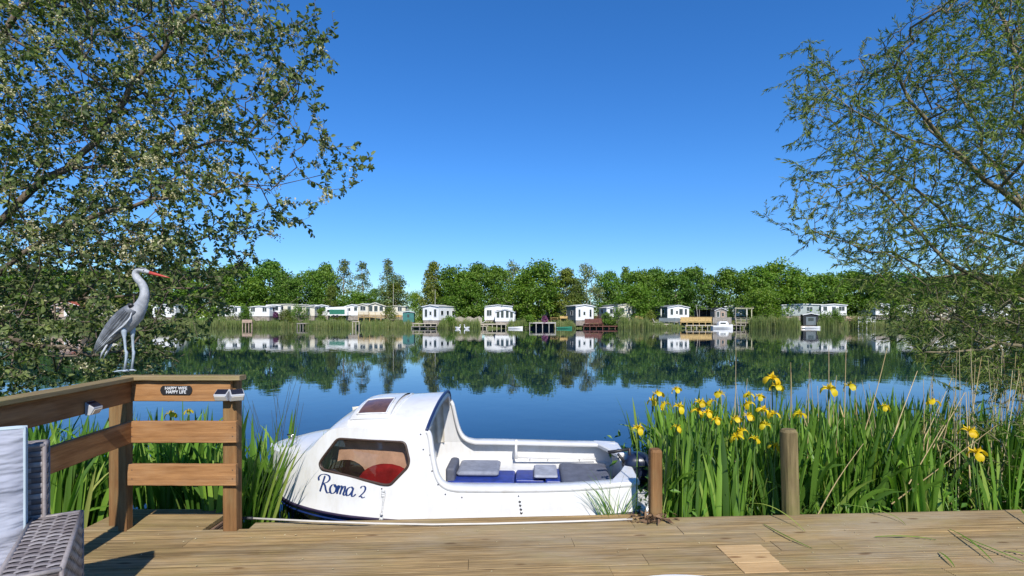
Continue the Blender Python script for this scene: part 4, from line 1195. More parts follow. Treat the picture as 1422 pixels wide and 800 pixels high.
# ---------------------------------------------------------------- reeds on the far bank
def reeds_far():
    Ps=[];Ls=[];Vs=[]
    for (p0,p1,Yo,top,n) in ((338,432,0,441,1200),(430,487,0,440,900),(501,573,0,441,1100),(608,668,0,440,1000),(704,734,0,441,500),(772,800,0,442,450),(858,902,.0,437,900),(898,925,0,444,350),(1040,1112,0,436,1900),(1135,1178,0,438,900),(1178,1250,0,442,700),(1250,1440,0,440,1800),(-10,150,0,441,1500),(150,338,0,440,1900),(925,946,0,447,200)):
        px=rng.uniform(p0,p1,n); Y=np.full(n,110.)
        for _ in range(4): Y=shore((px-711)/FPX*Y)
        Y=Y-rng.uniform(-1.6,1.7,n)+.6; X=(px-711)/FPX*Y
        z0=np.maximum(ground_z(X,Y),WATER-.1)
        edge=np.minimum(px-p0,p1-px); h=(CAM_H-(top-HOR)/FPX*Y-z0)*rng.uniform(.62,1.05,n)*np.clip(.55+edge/9,.55,1)*(.9+.12*np.sin(px*.4))
        Ps.append(np.stack([X,Y,z0],-1)); Ls.append(h); Vs.append(np.clip(rng.random(n)*.7+.3*(np.sin(px*.13)>0)*rng.random(n),0,1))
    P=np.concatenate(Ps);L=np.concatenate(Ls);v=np.concatenate(Vs);n=len(P)
    o=blades('reeds',P,L,rng.uniform(.03,.075,n),rng.uniform(0,.12,n),rng.uniform(0,.4,n),rng.uniform(0,6.28,n),v,'reed_green',K=3,facing=rng.normal(0,.6,n))
    tag(o,'pale green reeds lining the far bank','reeds',kind='stuff')
reeds_far()
# rough grass on the far bank
n=9000; px=rng.uniform(-60,1480,n); Y=np.full(n,110.)
for _ in range(4): Y=shore((px-711)/FPX*Y)
Y=Y+rng.uniform(.8,9,n); X=(px-711)/FPX*Y; P=np.stack([X,Y,ground_z(X,Y)],-1)
o=blades('grass',P,rng.uniform(.15,.5,n),rng.uniform(.08,.2,n),rng.uniform(0,.4,n),rng.uniform(0,.6,n),rng.uniform(0,6.28,n),rng.random(n),'reed_green',K=2,facing=rng.normal(0,.6,n)); tag(o,'rough grass on the far bank','grass',kind='stuff')

# ---------------------------------------------------------------- near iris beds
def iris_bed(poly_fn,n,label,hmin,hmax,name='iris_leaves',lean=.0,w=(.022,.050)):
    clumps=[]
    P=np.zeros((n,3)); az=np.zeros(n); th0=np.zeros(n)
    nc=max(8,n//14); C=np.array([poly_fn() for _ in range(nc)])
    idx=rng.integers(0,nc,n); off=rng.normal(0,.05,(n,2)); P[:,:2]=C[idx]+off; P[:,2]=-.42
    P[:,1]=np.maximum(P[:,1],4.02+.0625*P[:,0]*(P[:,0]>0)) 
    a=np.arctan2(off[:,1],off[:,0]); th0=np.abs(rng.normal(0,.07,n))+np.linalg.norm(off,axis=1)*.9
    # keep the front ones from lying through the deck
    L=rng.uniform(hmin,hmax,n)*(rng.random(n)**.25*.35+.65)
    th1=np.where(rng.random(n)<.80,rng.uniform(.0,.35,n),rng.uniform(.5,1.5,n))
    a=np.where(np.sin(a)<0, np.where(P[:,1]<4.35,-a,a),a)+lean
    a=np.where((P[:,0]>0)&(P[:,0]<1.35)&(np.cos(a)<-.1),np.pi-a,a)
    kink=(np.where(rng.random(n)<.07,rng.uniform(.45,.8,n),2.),rng.uniform(.7,1.9,n))
    v=np.clip(rng.random(n)**1.1*.9+ (rng.random(n)<.03)*.4,0,1)
    fan=rng.uniform(0,3.14,nc)[idx]
    o=blades(name,P,L,rng.uniform(*w,n),th0,th1,a,v,'leaf_iris',K=9,bendk=2.4,facing=fan+rng.normal(0,.35,n),kink=kink,fold=.12)
    tag(o,label,'iris leaves',kind='stuff'); return o
def rightbed():
    while True:
        x=rng.uniform(1.06,4.7); y=rng.uniform(4.06,5.9)+.06*x
        if x<1.2 and y>4.6: continue
        if x<1.45 and y>5.1: continue
        if x>3.7 and y<4.95 and rng.random()<.75: continue
        return (x,y)
iris_bed(rightbed,2700,'dense upright iris leaves filling the bank right of the boat',.74,1.20)
def leftbed():
    while True:
        x=rng.uniform(-5.2,-2.25); y=rng.uniform(4.35,5.6)
        if x>-2.9 and y<4.5: continue
        return (x,y)
iris_bed(leftbed,760,'iris leaves growing behind the timber railing',.7,1.16)
def leftbed1():
    x=rng.uniform(-4.6,-3.12); return (x,rng.uniform(3.3,4.5))
iris_bed(leftbed1,330,'iris leaves beside the left end of the deck',.72,1.1)
iris_bed(lambda:(rng.uniform(-2.3,-1.93),rng.uniform(4.12,5.0)),74,'iris leaves between the railing post and the bow of the boat',.7,1.02,lean=.0,w=(.022,.045))
# some lean across the bow
n=26; P=np.stack([rng.uniform(-2.15,-1.9,n),rng.uniform(4.1,4.3,n),np.full(n,-.42)],-1)
o=blades('iris_leaves',P,rng.uniform(.8,1.12,n),rng.uniform(.018,.03,n),rng.uniform(.1,.34,n),rng.uniform(.1,.5,n),rng.uniform(-.25,.35,n),rng.random(n),'leaf_iris',K=9,fold=.1); tag(o,'iris leaves leaning across the bow of the boat','iris leaves',kind='stuff')
# thin grass tuft by the stern
n=80; P=np.stack([rng.normal(.80,.07,n),rng.uniform(4.16,4.20,n),np.full(n,-.40)],-1)
o=blades('grass_tuft',P,rng.uniform(.35,.8,n),rng.uniform(.005,.010,n),rng.uniform(0,.25,n),rng.uniform(.2,1.3,n),rng.choice([0,3.14],n)+rng.normal(0,.4,n),rng.uniform(.4,1,n),'leaf_iris',K=8,fold=.1); tag(o,'thin grass growing against the boat stern','grass',kind='stuff')
n=260; P=np.stack([rng.uniform(1.0,5.2,n),rng.uniform(4.10,4.3,n),np.full(n,-.1)],-1); P[:,1]+=.06*P[:,0]
o=blades('grass_fringe',P,rng.uniform(.15,.45,n),rng.uniform(.005,.012,n),rng.uniform(0,.5,n),rng.uniform(.2,1.2,n),rng.uniform(-1,4,n),rng.uniform(.2,1,n),'leaf_iris',K=6,fold=.1); tag(o,'short grass fringing the deck edge under the irises','grass',kind='stuff')
# undergrowth: soil litter and low leaves deep in the bed
n=9000; x=rng.uniform(.98,5.6,n); P=np.stack([x,rng.uniform(4.08,6.2,n)+.06*x,-.4+rng.random(n)**1.6*.55],-1); L=rng.uniform(.04,.10,n)
o=leaves('undergrowth',P,rng.normal(size=(n,3)),L,L*.4,rng.random(n)*.6,'leaf_iris'); tag(o,'low undergrowth between the iris stems','undergrowth',kind='stuff')

# ---------------------------------------------------------------- yellow iris flowers
def flower_parts(seed):
    rr=random.Random(seed); pet=MB(); 
    for k in range(3):
        a=2*math.pi*k/3+rr.uniform(-.2,.2); d=Vector((math.cos(a),math.sin(a),0)); s=Vector((-d.y,d.x,0)); pet.cur=rr.random()
        g=[]; dr=rr.uniform(.8,1.3)
        for t,wd,r_,z in ((0,.006,.004,.0),(.25,.010,.018,.010),(.5,.020,.036,.010),(.75,.025,.050,-.006*dr),(.92,.018,.056,-.024*dr),(1,.005,.056,-.034*dr)):
            g.append([d*r_-s*wd+Vector((0,0,z-.004)),d*r_-s*wd*.4+Vector((0,0,z+.003)),d*r_+s*wd*.4+Vector((0,0,z+.003)),d*r_+s*wd+Vector((0,0,z-.004))])
        pet.grid(g)
        # style arm above each fall and a small upright standard between
        pet.cur=rr.random(); g=[]
        for t,wd,r_,z in ((0,.004,.002,.002),(.5,.008,.016,.020),(1,.007,.032,.024),(1.1,.002,.037,.036)):
            g.append([d*r_-s*wd+Vector((0,0,z-.002)),d*r_+Vector((0,0,z+.003)),d*r_+s*wd+Vector((0,0,z-.002))])
        pet.grid(g)
        a2=a+math.pi/3; d=Vector((math.cos(a2),math.sin(a2),0)); s=Vector((-d.y,d.x,0)); g=[]
        for wd,r_,z in ((.003,.003,.0),(.006,.010,.016),(.002,.013,.034)): g.append([d*r_-s*wd+Vector((0,0,z)),d*r_+s*wd+Vector((0,0,z))])
        pet.grid(g)
    return pet
simple('stem_green',(.09,.17,.03),.5,var=.15,scale=12)
FL=[(53,59),(46.5,69),(79,53),(63,74),(83,77),(80,106),(26,107),(112,71),(128,70),(140,59),(109,83),(134,95),(122,85),(162,94),(180,60),(195,63),(180,73),(179,90),(200,81),(214,87),(203,102),(170,111),(162,119),(188,122),(217,132),(212,37),(219,49),(250,87),(291,52),(320,48),(436,70),(486,111),(496,141),(369,77)]
FY=[4.5,4.6,4.7,4.5,4.4,4.25,4.3,4.5,4.45,4.6,4.5,4.35,4.4,4.35,4.6,4.5,4.5,4.4,4.45,4.4,4.3,4.25,4.2,4.2,4.25,4.5,4.45,4.4,4.5,4.6,4.6,4.35,4.3,4.9]
UN={6:'lone yellow iris flower beside the engine of the boat',25:'highest and largest yellow iris flower, above the tall round post',26:'yellow iris flower just under the highest one',28:'yellow iris flower standing alone right of the round post, left one of a pair',29:'yellow iris flower on a bent stem, right one of the pair beyond the round post',30:'single yellow iris flower among dry stalks towards the right',31:'upper of two big yellow iris flowers at the right end',32:'lower of two big yellow iris flowers at the right end',24:'lowest yellow iris flower right beside the round post',5:'yellow iris flower hanging low above the square post',33:'small half hidden yellow iris flower far back in the leaves',27:'yellow iris flower just right of the top of the round post'}
PT=[flower_parts(k) for k in range(4)]
PTM=None
def flower(px,py,Y,k,label,scale=1.0,bx=None):
    p=at(px,py,Y); zb=-.42; h=p.z-zb; lean=random.uniform(-.10,.10)
    r=empty('iris_flower',(p.x,p.y,p.z)); tag(r,label,'flower','yellow iris flowers')
    global PTM
    if PTM is None: PTM={}
    q=k%4
    if q not in PTM: o=PT[q].build('petals','petal',r,smooth=True); PTM[q]=o
    else: o=PTM[q].copy(); col.objects.link(o); o.parent=r
    o.scale=(scale,)*3; o.rotation_euler=(random.uniform(-.35,.35),random.uniform(-.35,.35),random.uniform(0,6.28)); o.location=(0,0,.012)
    mb=MB(); pts=[(lean*(1-t)*1.0+.02*math.sin(t*4+k)*(1-t), .05*(1-t)*math.sin(k),-h*(1-t)) for t in (0,.25,.5,.75,.92,1)]
    mb.tube(pts,[.0065,.006,.0055,.005,.0045,.004],6); mb.build('stem','stem_green',r,smooth=True)
    mb=MB(); mb.tube([(0,0,-.075),(0,0,-.055),(0,0,-.02),(0,0,.012)],[.005,.009,.008,.003],7); mb.build('sheath','stem_green',r,smooth=True)
    return r
for i,((a,b_),Y) in enumerate(zip(FL,FY)):
    big=1.2 if i in(25,31,32,28) else random.uniform(.78,1.0)
    flower(860+a,490+b_,Y,i,UN.get(i,'yellow iris flower in the crowded cluster between the two mooring posts' if i>6 else 'yellow iris flower in the small group above the square post'),big)
flower(237,577,4.7,1,'yellow iris flower under the plaque, seen between the rails',.9)
flower(262,573,4.9,2,'small yellow iris flower right of the one under the plaque',.7)

# ---------------------------------------------------------------- dry reed stalks in the bed
def stalk(pts,r0=.0042,label=None,head=False):
    base=Vector(pts[0]); mb=MB(); mb.cur=random.random()
    P=[Vector(p)-base for p in pts]; n=len(P)
    mb.tube(P,[r0*(1-.65*i/(n-1)) for i in range(n)],5)
    if head or random.random()<.35:   # clasping dead leaf
        q=P[n//2]; d=Vector((random.uniform(-.06,.06),random.uniform(-.03,.03),.14)); mb.grid([[q,q+Vector((.004,0,0))],[q+d*.5+Vector((-.005,0,0)),q+d*.5+Vector((.005,0,0))],[q+d,q+d+Vector((.001,0,0))]])
    o=mb.build('dry_stalk','reed_dry',loc=base); tag(o,label or 'thin dry tan reed stalk standing among the iris leaves','stalk','dry reed stalks in the bed'); return o
def st2(p0,p1,Y0,Y1,bend=0,label=None,r0=.006):
    a=at(*p0,Y0); b_=at(*p1,Y1); pts=[]
    for k in range(7):
        t=k/6; p=a.lerp(b_,t); p.x+=bend*math.sin(t*math.pi); pts.append(p)
    return stalk(pts,r0,label)
for p0,p1,Yd,bd,lb in (((1135,716),(1199,616),4.15,-.02,'long dry stalk slanting over the iris leaves right of the round post'),((1238,700),(1385,590),4.3,.0,'long dry stalk slanting up to the right end of the bed'),
  ((1020,700),(1022,482),4.6,.0,None),((1085,690),(1098,503),4.5,.03,None),((1120,690),(1124,503),4.6,0,None),((1151,690),(1151,480),4.7,0,'straight pale stalk rising high right of the round post'),((1170,690),(1175,478),4.9,.0,None),((1180,660),(1232,483),4.8,.02,'tall pale stalk leaning right, its tip against the water'),((1205,700),(1274,515),4.5,0,'pale stalk leaning right among the irises'),((1262,680),(1340,545),4.5,.0,None),((1348,690),(1341,544),4.4,0,None),((1240,690),(1322,525),4.8,.02,None),((1262,672),(1310,590),4.3,0,None)):
    st2(p0,p1,Yd,Yd+.05,bd,lb)
for k in range(92):
    if k<62: px=random.gauss(1385,48)
    else: px=random.uniform(985,1330)
    Y0=random.uniform(4.5,5.8); ty=random.uniform(478,560) if k<62 else random.uniform(510,575)
    ln=random.gauss(12,26) if k<62 else random.gauss(6,14)
    x0=(px-711)/FPX*Y0
    a=Vector((x0,Y0,-.42)); b_=at(px+ln,ty,Y0+random.uniform(-.1,.2)); bd=random.uniform(-.05,.05)
    stalk([a.lerp(b_,t)+Vector((bd*math.sin(t*3.1),0,0)) for t in (0,.2,.4,.6,.8,1)],random.uniform(.0035,.0068),'thin dry reed stalk in the thick stand at the right end of the bed' if px>1290 else None)
# bare dark rush stems rising between railing and boat
for k in range(16):
    Y0=random.uniform(4.5,5.3); px=random.uniform(338,425); bx_=random.uniform(350,400)
    a=Vector(((bx_-711)/FPX*Y0,Y0,WATER-.1)); b_=at(px,random.uniform(505,585),Y0); c_=a.lerp(b_,.55)+Vector((random.uniform(-.10,.16),0,0))
    pts=[a*(1-t)**2+c_*2*t*(1-t)+b_*t*t for t in [i/8 for i in range(9)]]; base=pts[0]; mb=MB(); mb.tube([p-base for p in pts],[.0032*(1-.6*i/8) for i in range(9)],5)
    tag(mb.build('rush_stem','rush',loc=base) if 'rush' in MATS else mb.build('rush_stem',simple('rush',(.05,.055,.03),.6),loc=base),'thin dark curved rush stem rising from the water by the bow','stem','rush stems beside the bow')
# blades fallen over the deck edge
DL=[((1060,728),(1098,752),(1128,762),.02,'green leaf blade lying over the deck edge near the round post'),((1040,700),(1075,712),(1118,738),.10,'long green blade hanging over the deck edge near the round post'),
((1165,700),(1243,712),(1258,730),.03,'green blade tip lying over the deck edge'),((1215,746),(1262,745),(1300,750),.02,'pale green blade lying flat on the deck at right'),((1318,735),(1352,758),(1380,782),.05,'broad green blade lying on the deck with its shadow at right'),((1304,767),(1316,778),(1326,788),.03,'short green blade standing on the deck'),((1335,745),(1385,770),(1430,784),.03,'long thin green blade lying to the right edge of the deck'),((1410,700),(1425,722),(1440,740),.05,'green blade drooping at the far right of the deck edge'),((1395,765),(1412,768),(1440,776),.02,'short dark blade at the right edge of the deck')]
for a,b_,c_,hh,lb in DL:
    def g(px,py,z=.006): Y=(CAM_H-z)*FPX/(py-HOR); return Vector(((px-711)/FPX*Y,Y,z))
    A,B,C=g(*a),g(*b_),g(*c_,.005); B.z=hh
    if a[1]<720: A=at(a[0],a[1],4.12); 
    base=B.copy(); mb=MB(); mb.cur=random.uniform(.4,.95); G_=[]
    for k in range(11):
        t=k/10; p=A*(1-t)**2+B*2*t*(1-t)+C*t*t; d=(C-A).normalized(); s=Vector((-d.y,d.x,0)).normalized()*(.0065*math.sin(math.pi*(.12+.86*t))**.8)
        G_.append([p-s-base+Vector((0,0,.003)),p-base,p+s-base+Vector((0,0,.003))])
    mb.grid(G_); tag(mb.build('fallen_leaf','leaf_iris',loc=base,smooth=True),lb,'leaf blade','leaf blades on the deck')
# brown litter heap by the square post, specks over the deck
n=80; P=np.stack([rng.normal(1.0,.07,n),rng.normal(3.95,.03,n),rng.uniform(.004,.035,n)],-1); L=rng.uniform(.03,.09,n)
o=leaves('leaf_litter',P,rng.normal(size=(n,3))*np.array([1,.5,.25]),L,L*.28,rng.random(n),'litter'); tag(o,'dead brown leaves heaped at the foot of the square post','leaf litter',kind='stuff')
n=330; P=np.stack([rng.uniform(-2.8,4.5,n),rng.uniform(1.9,3.9,n),np.full(n,.004)],-1); L=rng.uniform(.006,.018,n)
o=leaves('catkin_fluff',P,rng.normal(size=(n,3))*np.array([1,1,.1]),L,L*.5,rng.random(n),'catkin',N=np.tile([0,0,1.],(n,1))); tag(o,'small pale bits of catkin fluff scattered on the deck','litter',kind='stuff')
# ---------------------------------------------------------------- caravans, sheds, docks on the far shore
simple('wall_white',(.78,.78,.76),.55,var=.05,scale=1.2); simple('wall_cream',(.66,.62,.50),.6,var=.06,scale=1.2); simple('wall_grey',(.36,.40,.38),.6,var=.07,scale=1.2)
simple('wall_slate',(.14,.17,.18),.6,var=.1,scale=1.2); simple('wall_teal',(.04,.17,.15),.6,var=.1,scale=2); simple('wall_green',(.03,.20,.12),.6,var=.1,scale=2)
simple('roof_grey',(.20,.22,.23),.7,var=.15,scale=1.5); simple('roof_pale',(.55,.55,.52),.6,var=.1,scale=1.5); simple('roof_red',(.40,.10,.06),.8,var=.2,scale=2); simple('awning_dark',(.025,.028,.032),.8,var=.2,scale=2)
simple('window_glass',(.025,.035,.045),.08,var=.3,spec=1.0,scale=.8); simple('skirt',(.30,.26,.22),.85,var=.25,scale=3)
simple('timber_brown',(.15,.055,.04),.8,var=.25,scale=3); simple('timber_yellow',(.52,.36,.14),.75,var=.15,scale=3); simple('timber_grey',(.30,.27,.23),.8,var=.2,scale=3); simple('timber_pale',(.50,.44,.34),.8,var=.15,scale=3)
simple('concrete',(.45,.42,.38),.85,var=.15,scale=2); simple('stone_pink',(.50,.36,.27),.9,var=.2,scale=4); simple('pergola_cream',(.60,.56,.36),.7,var=.1,scale=3); simple('cloth_green',(.02,.17,.11),.8,var=.15,scale=3)
def zpx(py,Yd): return CAM_H-(py-HOR)/FPX*Yd
def xpx(px,Yd): return (px-711)/FPX*Yd
def mbox(name,mat,x0,x1,y0,y1,z0,z1,parent,c=.015,label=None):
    mb=MB(); mb.cham(x0,x1,y0,y1,z0,z1,min(c,(x1-x0)/5,(y1-y0)/5,(z1-z0)/5)); o=mb.build(name,mat,parent)
    if label: o['label']=label
    return o
def window(parent,cx,cz,w,h,yf=0,bars=1,axis='y',frame='paint_white',sg=-1,glass='window_glass'):
    """frame with glass set back; axis y: on the front at y=yf, axis x: on a side at x=yf"""
    fr=MB(); t=.05; d=.035
    def B(mb,u0,u1,z0,z1,e0,e1):
        a,b_=sorted((yf+sg*e0,yf+sg*e1))
        if axis=='y': mb.box(u0,u1,a,b_,z0,z1)
        else: mb.box(a,b_,u0,u1,z0,z1)
    B(fr,cx-w/2-t,cx+w/2+t,cz+h/2,cz+h/2+t,-.004,d); B(fr,cx-w/2-t,cx+w/2+t,cz-h/2-t,cz-h/2,-.004,d+.03)
    B(fr,cx-w/2-t,cx-w/2,cz-h/2,cz+h/2,-.004,d); B(fr,cx+w/2,cx+w/2+t,cz-h/2,cz+h/2,-.004,d)
    for k in range(bars): u=cx-w/2+w*(k+1)/(bars+1); B(fr,u-t*.4,u+t*.4,cz-h/2,cz+h/2,-.004,d)
    o=fr.build('window',frame,parent)
    g=MB(); B(g,cx-w/2,cx+w/2,cz-h/2,cz+h/2,-.002,.008); g.build('pane',glass,o); return o
def caravan(label,px,Yd,base,w,l,h,rz,wall='wall_white',side=None,roofm='roof_grey',rise=.32,front=(('w',-.9,1.0,1.3),('d',0,.9,1.9),('w',.9,1.0,1.3)),sides=4,cat='caravan',name='static_caravan',skirt=.45,over=.16,skm='skirt',ends=None):
    """box home with a low pitched roof; the gable front faces -y; front = (kind, offset, width, height)"""
    z=zpx(base,Yd); r=empty(name,(xpx(px,Yd),Yd,z),rz); tag(r,label,cat)
    z0=skirt; zt=h-rise
    mb=MB(); hw=w/2
    A=[(-hw,z0),(hw,z0),(hw,zt),(0,h-.04),(-hw,zt)]
    mb.rings([[(a,y,b_) for a,b_ in A] for y in (0,l)])
    # cladding battens as real strips on the front
    mb.build('wall',wall,r)
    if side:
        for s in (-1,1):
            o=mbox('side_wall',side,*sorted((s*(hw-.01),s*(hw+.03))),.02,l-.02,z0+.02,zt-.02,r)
    mb=MB(); hwo=hw+over; e=.07
    for s in (-1,1):
        mb.rings([[(s*hwo,y,zt-rise*over/hw),(0,y,h),(0,y,h+e),(s*hwo,y,zt+e-rise*over/hw)] for y in (-over-.05,l+over)])
    mb.build('roof',roofm,r)
    mb=MB(); 
    for s in (-1,1): mb.rings([[(s*(hwo+.0),y,zt-rise*over/hw-.10),(0,y,h-.10),(0,y,h-.003),(s*(hwo+.0),y,zt-rise*over/hw-.003)] for y in (-over-.08,-over-.045)])
    mb.build('bargeboard','paint_white' if wall!='wall_cream' else 'wall_cream',r)
    mbox('skirt',skm,-hw+.08,hw-.08,.08,l-.08,-.6,z0+.005,r)
    for it in front:
        k,cx,ww,hh=it[:4]
        if k=='w': window(r,cx,z0+1.45,ww,hh,0,bars=it[4] if len(it)>4 else 1)
        else:
            d=mbox('door','wall_white' if len(it)<5 else it[4],cx-ww/2,cx+ww/2,-.06,-.004,z0+.08,z0+.08+hh,r); mbox('pane','window_glass',cx-ww*.28,cx+ww*.28,-.075,-.058,z0+hh*.55,z0+hh*.92,d)
            mbox('handle','steel',cx+ww*.36,cx+ww*.42,-.10,-.062,z0+hh*.45,z0+hh*.53,d)
    for s in (-1,1):
        for k in range(sides):
            yy=l*(k+.6)/(sides+.1); window(r,yy,z0+1.5,.9,.85,s*(hw+(.03 if side else 0)),bars=0,axis='x',sg=s)
    return r
def dock(label,p0,p1,Yd,top,depth,mat,post_n=5,railh=0,rmat=None,name='jetty',panel=False,cat='jetty',slab=.14,front=0):
    x0,x1=xpx(p0,Yd),xpx(p1,Yd); z=zpx(top,Yd); r=empty(name,((x0+x1)/2,Yd,z)); tag(r,label,cat); hw=(x1-x0)/2
    mb=MB(); k=0; y=0
    while y<depth: mb.cur=random.random(); mb.box(-hw,hw,y,min(depth,y+.14),-slab*.4,0); y+=.15
    mb.build('decking',mat,r); mbox('fascia',mat,-hw,hw,-.03,-.003,-slab,-.003,r,.004)
    for q in range(post_n):
        xx=-hw+.08+(2*hw-.16)*q/max(1,post_n-1)
        mbox('pile',mat,xx-.07,xx+.07,.06,.20,-z+WATER-.8,-slab*.4-.001,r)
    if railh:
        rm=rmat or mat
        for q in range(post_n):
            xx=-hw+.05+(2*hw-.10)*q/max(1,post_n-1); mbox('rail_post',rm,xx-.045,xx+.045,.01,.10,.001,railh,r)
        mbox('top_rail',rm,-hw,hw,-.012,.11,railh+.001,railh+.05,r)
        if panel: mbox('rail_panel',rm,-hw+.02,hw-.02,.035,.06,.08,railh-.03,r)
        else:
            for t in (.33,.66): mbox('rail_bar',rm,-hw,hw,-.03,.005,railh*t-.04,railh*t+.04,r)
    return r
W2=(('w',-.85,.9,1.25,0),('d',.05,.7,1.8),('w',.95,.7,1.25,0))
caravan('white gabled static caravan above a white edged dock, left of the tree block',598,109.5,448,3.8,8.5,3.55,R(-26),front=(('w',-1.1,.6,1.5,0),('d',0,.8,1.9),('w',1.1,.6,1.5,0)),sides=4,roofm='roof_pale')
dock('low two level dock with white edge below the white gabled caravan',573,607,108.4,449,2.0,'timber_pale',5)
dock('short low landing stage just under the white edged dock',571,606,106.9,453.2,1.4,'timber_grey',4)
caravan('small teal shed standing alone at the end of the sky gap',567,110.5,448,2.2,2.2,2.3,R(4),wall='wall_teal',roofm='wall_teal',rise=.15,front=(('d',0,.8,1.7,'wall_teal'),),sides=0,name='garden_shed',cat='shed',skirt=.1)
caravan('cream chalet with white gable and three dark windows behind a timber deck',521,121,440.5,4.2,7,3.2,R(10),wall='wall_cream',roofm='roof_pale',rise=.7,front=(('w',-.95,.75,1.2,0),('w',.15,.75,1.2,0),('w',1.3,.75,1.0,0)),sides=3,name='chalet',cat='chalet',over=.25)
dock('long orange timber terrace in front of the cream chalet',497,545,119.6,440,1.2,'timber_yellow',7,.9,panel=False,name='terrace',cat='terrace')
caravan('small plain white shed roofed caravan left of the cream chalet',489,121,441,3.2,5,2.9,R(-6),rise=.45,front=(('d',-.6,.8,1.8,'wall_white'),('w',.8,.7,.8,0)),sides=2,roofm='roof_pale')
caravan('long pale grey caravan far left, partly hidden by shrubs',400,124,440,9.5,3.4,2.9,R(0),wall='wall_cream',roofm='roof_grey',rise=.18,front=(('w',-3.6,1.1,.9),('w',-1.6,1.1,.9),('d',.3,.8,1.9,'wall_slate'),('w',2.0,.9,1.0,0),('w',3.6,1.0,.9)),sides=1)
caravan('white ended caravan with the purple bush in front of it',380,122.5,440,3.0,4,2.7,R(6),rise=.2,front=(('w',.3,1.4,.9),),sides=2,roofm='roof_pale')
caravan('pale caravan half hidden between the shrub and the touring caravan',438,124,440,4.4,3,2.7,R(-5),wall='wall_grey',rise=.2,front=(('w',-1,1.1,.9),('w',1,.8,.9,0)),sides=1)
# touring caravan with a green striped awning
tc=empty('touring_caravan',(xpx(467,120),120,zpx(441,120))); tag(tc,'rounded white touring caravan with a green awning panel','caravan')
prof_=[(-2.5,.45),(-2.55,.8),(-2.2,1.7),(-1.6,2.25),(1.7,2.4),(2.3,2.1),(2.45,1.2),(2.4,.45)]
mb=MB(); mb.rings([[(a,y,b_) for a,b_ in prof_] for y in (0,2.1)]); mb.build('body','wall_white',tc)
mb=MB(); 
for k in range(8): mb.cur=k%2; mb.box(-1.5+k*.42,-1.5+k*.42+.40,-.06,-.004,.75,1.75)
mb.build('awning_panel','cloth_green',tc)
window(tc,-1.75,1.45,.5,.5,0,bars=0)
for s in (-.6,.2): 
    mb=MB(); mb.tube([(s,-.02,.30),(s,.2,.30)],.30,14); mb.build('wheel','rubber_black',tc)
dock('old wooden jetty on piles low at the water far left',412,437,114.0,448.6,3,'timber_grey',7,slab=.2)
dock('white stepped jetty standing in the reeds below the small white shed',489,499,110.2,446,3.4,'timber_pale',3,0)
caravan('white static caravan with grey roof behind the bay fronted one',692,112.5,447.5,5.8,7,3.6,R(-8),front=(('w',-1.9,1.0,1.2),('w',.2,1.2,1.2),('w',1.9,.8,1.2,0)),sides=2,roofm='roof_grey',rise=.3)
caravan('low white bay front with arched grey roof and tall windows beside the tree trunks',701,109.2,448.5,3.9,2.2,2.75,R(-6),front=(('w',-1.35,.55,1.4,0),('w',-.5,.55,1.4,0),('w',.5,.55,1.4,0),('w',1.35,.55,1.4,0)),sides=1,roofm='roof_grey',rise=.55,skirt=.3,name='garden_room',cat='garden room')
dock('brown decking on dark piles in front of the bay fronted caravan',658,703,108.4,449.5,2.2,'timber_pale',8,slab=.22)
mb=MB(); mb.grid([[(-1.1,0,0),(-1.1,1,0)],[(-.5,0,.25),(-.5,1,.25)],[(.4,0,1.1),(.4,1,1.1)],[(.9,0,1.5),(.9,1,1.5)]]); sl=mb.build('slide','wall_white',smooth=True); sl.location=(xpx(676,108.9),108.9,zpx(449,108.9)); md=sl.modifiers.new('s','SOLIDIFY'); md.thickness=.08; tag(sl,'white curved slide on the decking left of the bay fronted caravan','slide')
# bank retaining fence of pale stakes
fn=empty('stake_fence',(xpx(645,109),109.4,zpx(449,109.4))); tag(fn,'low fence of upright weathered stakes on the bank between two caravans','fence')
mb=MB()
for k in range(46): mb.cur=random.random(); x=-3.4+k*.15; mb.box(x,x+.11,0,.05,-.5,1.15+.15*math.sin(k*.5)+random.uniform(0,.12))
mb.build('stakes','timber_pale',fn); mbox('crossbar','timber_grey',-3.4,3.4,.052,.10,.5,.6,fn)
dock('square concrete dock with dark openings and pale frame',735,772,107.6,447.6,4.2,'concrete',5,slab=.25)
mb=mbox('painted_shade','awning_dark',-2.4,2.4,1.6,1.7,-1.45,-.25,[o for o in bpy.data.objects if o.get('label','').startswith('square concrete')][0])  # near-black sheet added under the slab, paints the shade in its openings
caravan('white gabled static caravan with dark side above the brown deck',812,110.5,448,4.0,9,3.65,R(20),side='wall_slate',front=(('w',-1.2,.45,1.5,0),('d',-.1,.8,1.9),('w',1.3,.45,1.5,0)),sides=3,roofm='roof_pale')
dock('dark red brown railed deck on white piles below the white gabled caravan',812,838,108.6,449.5,3.5,'timber_brown',5,.95,panel=True,name='deck',cat='deck')
dock('lower brown landing stage right of the red brown deck',810,864,107.4,452.5,1.6,'timber_brown',7,slab=.18)
dock('dark railed walkway linking two caravans behind the brown deck',822,846,112.5,442,2.0,'timber_brown',4,.7,name='walkway',cat='walkway')
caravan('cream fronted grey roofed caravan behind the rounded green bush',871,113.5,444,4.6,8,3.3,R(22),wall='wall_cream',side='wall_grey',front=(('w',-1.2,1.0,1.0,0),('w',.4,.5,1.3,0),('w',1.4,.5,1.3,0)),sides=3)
caravan('white fronted static caravan with slate side and arched roof above the grey fence',942,112,446,4.9,8.5,3.3,R(14),side='wall_slate',front=(('w',-1.5,.6,1.2,0),('d',-.35,.75,1.8),('w',.6,.8,1.2,0),('w',1.7,.5,1.2,0)),sides=3,roofm='roof_grey',rise=.45)
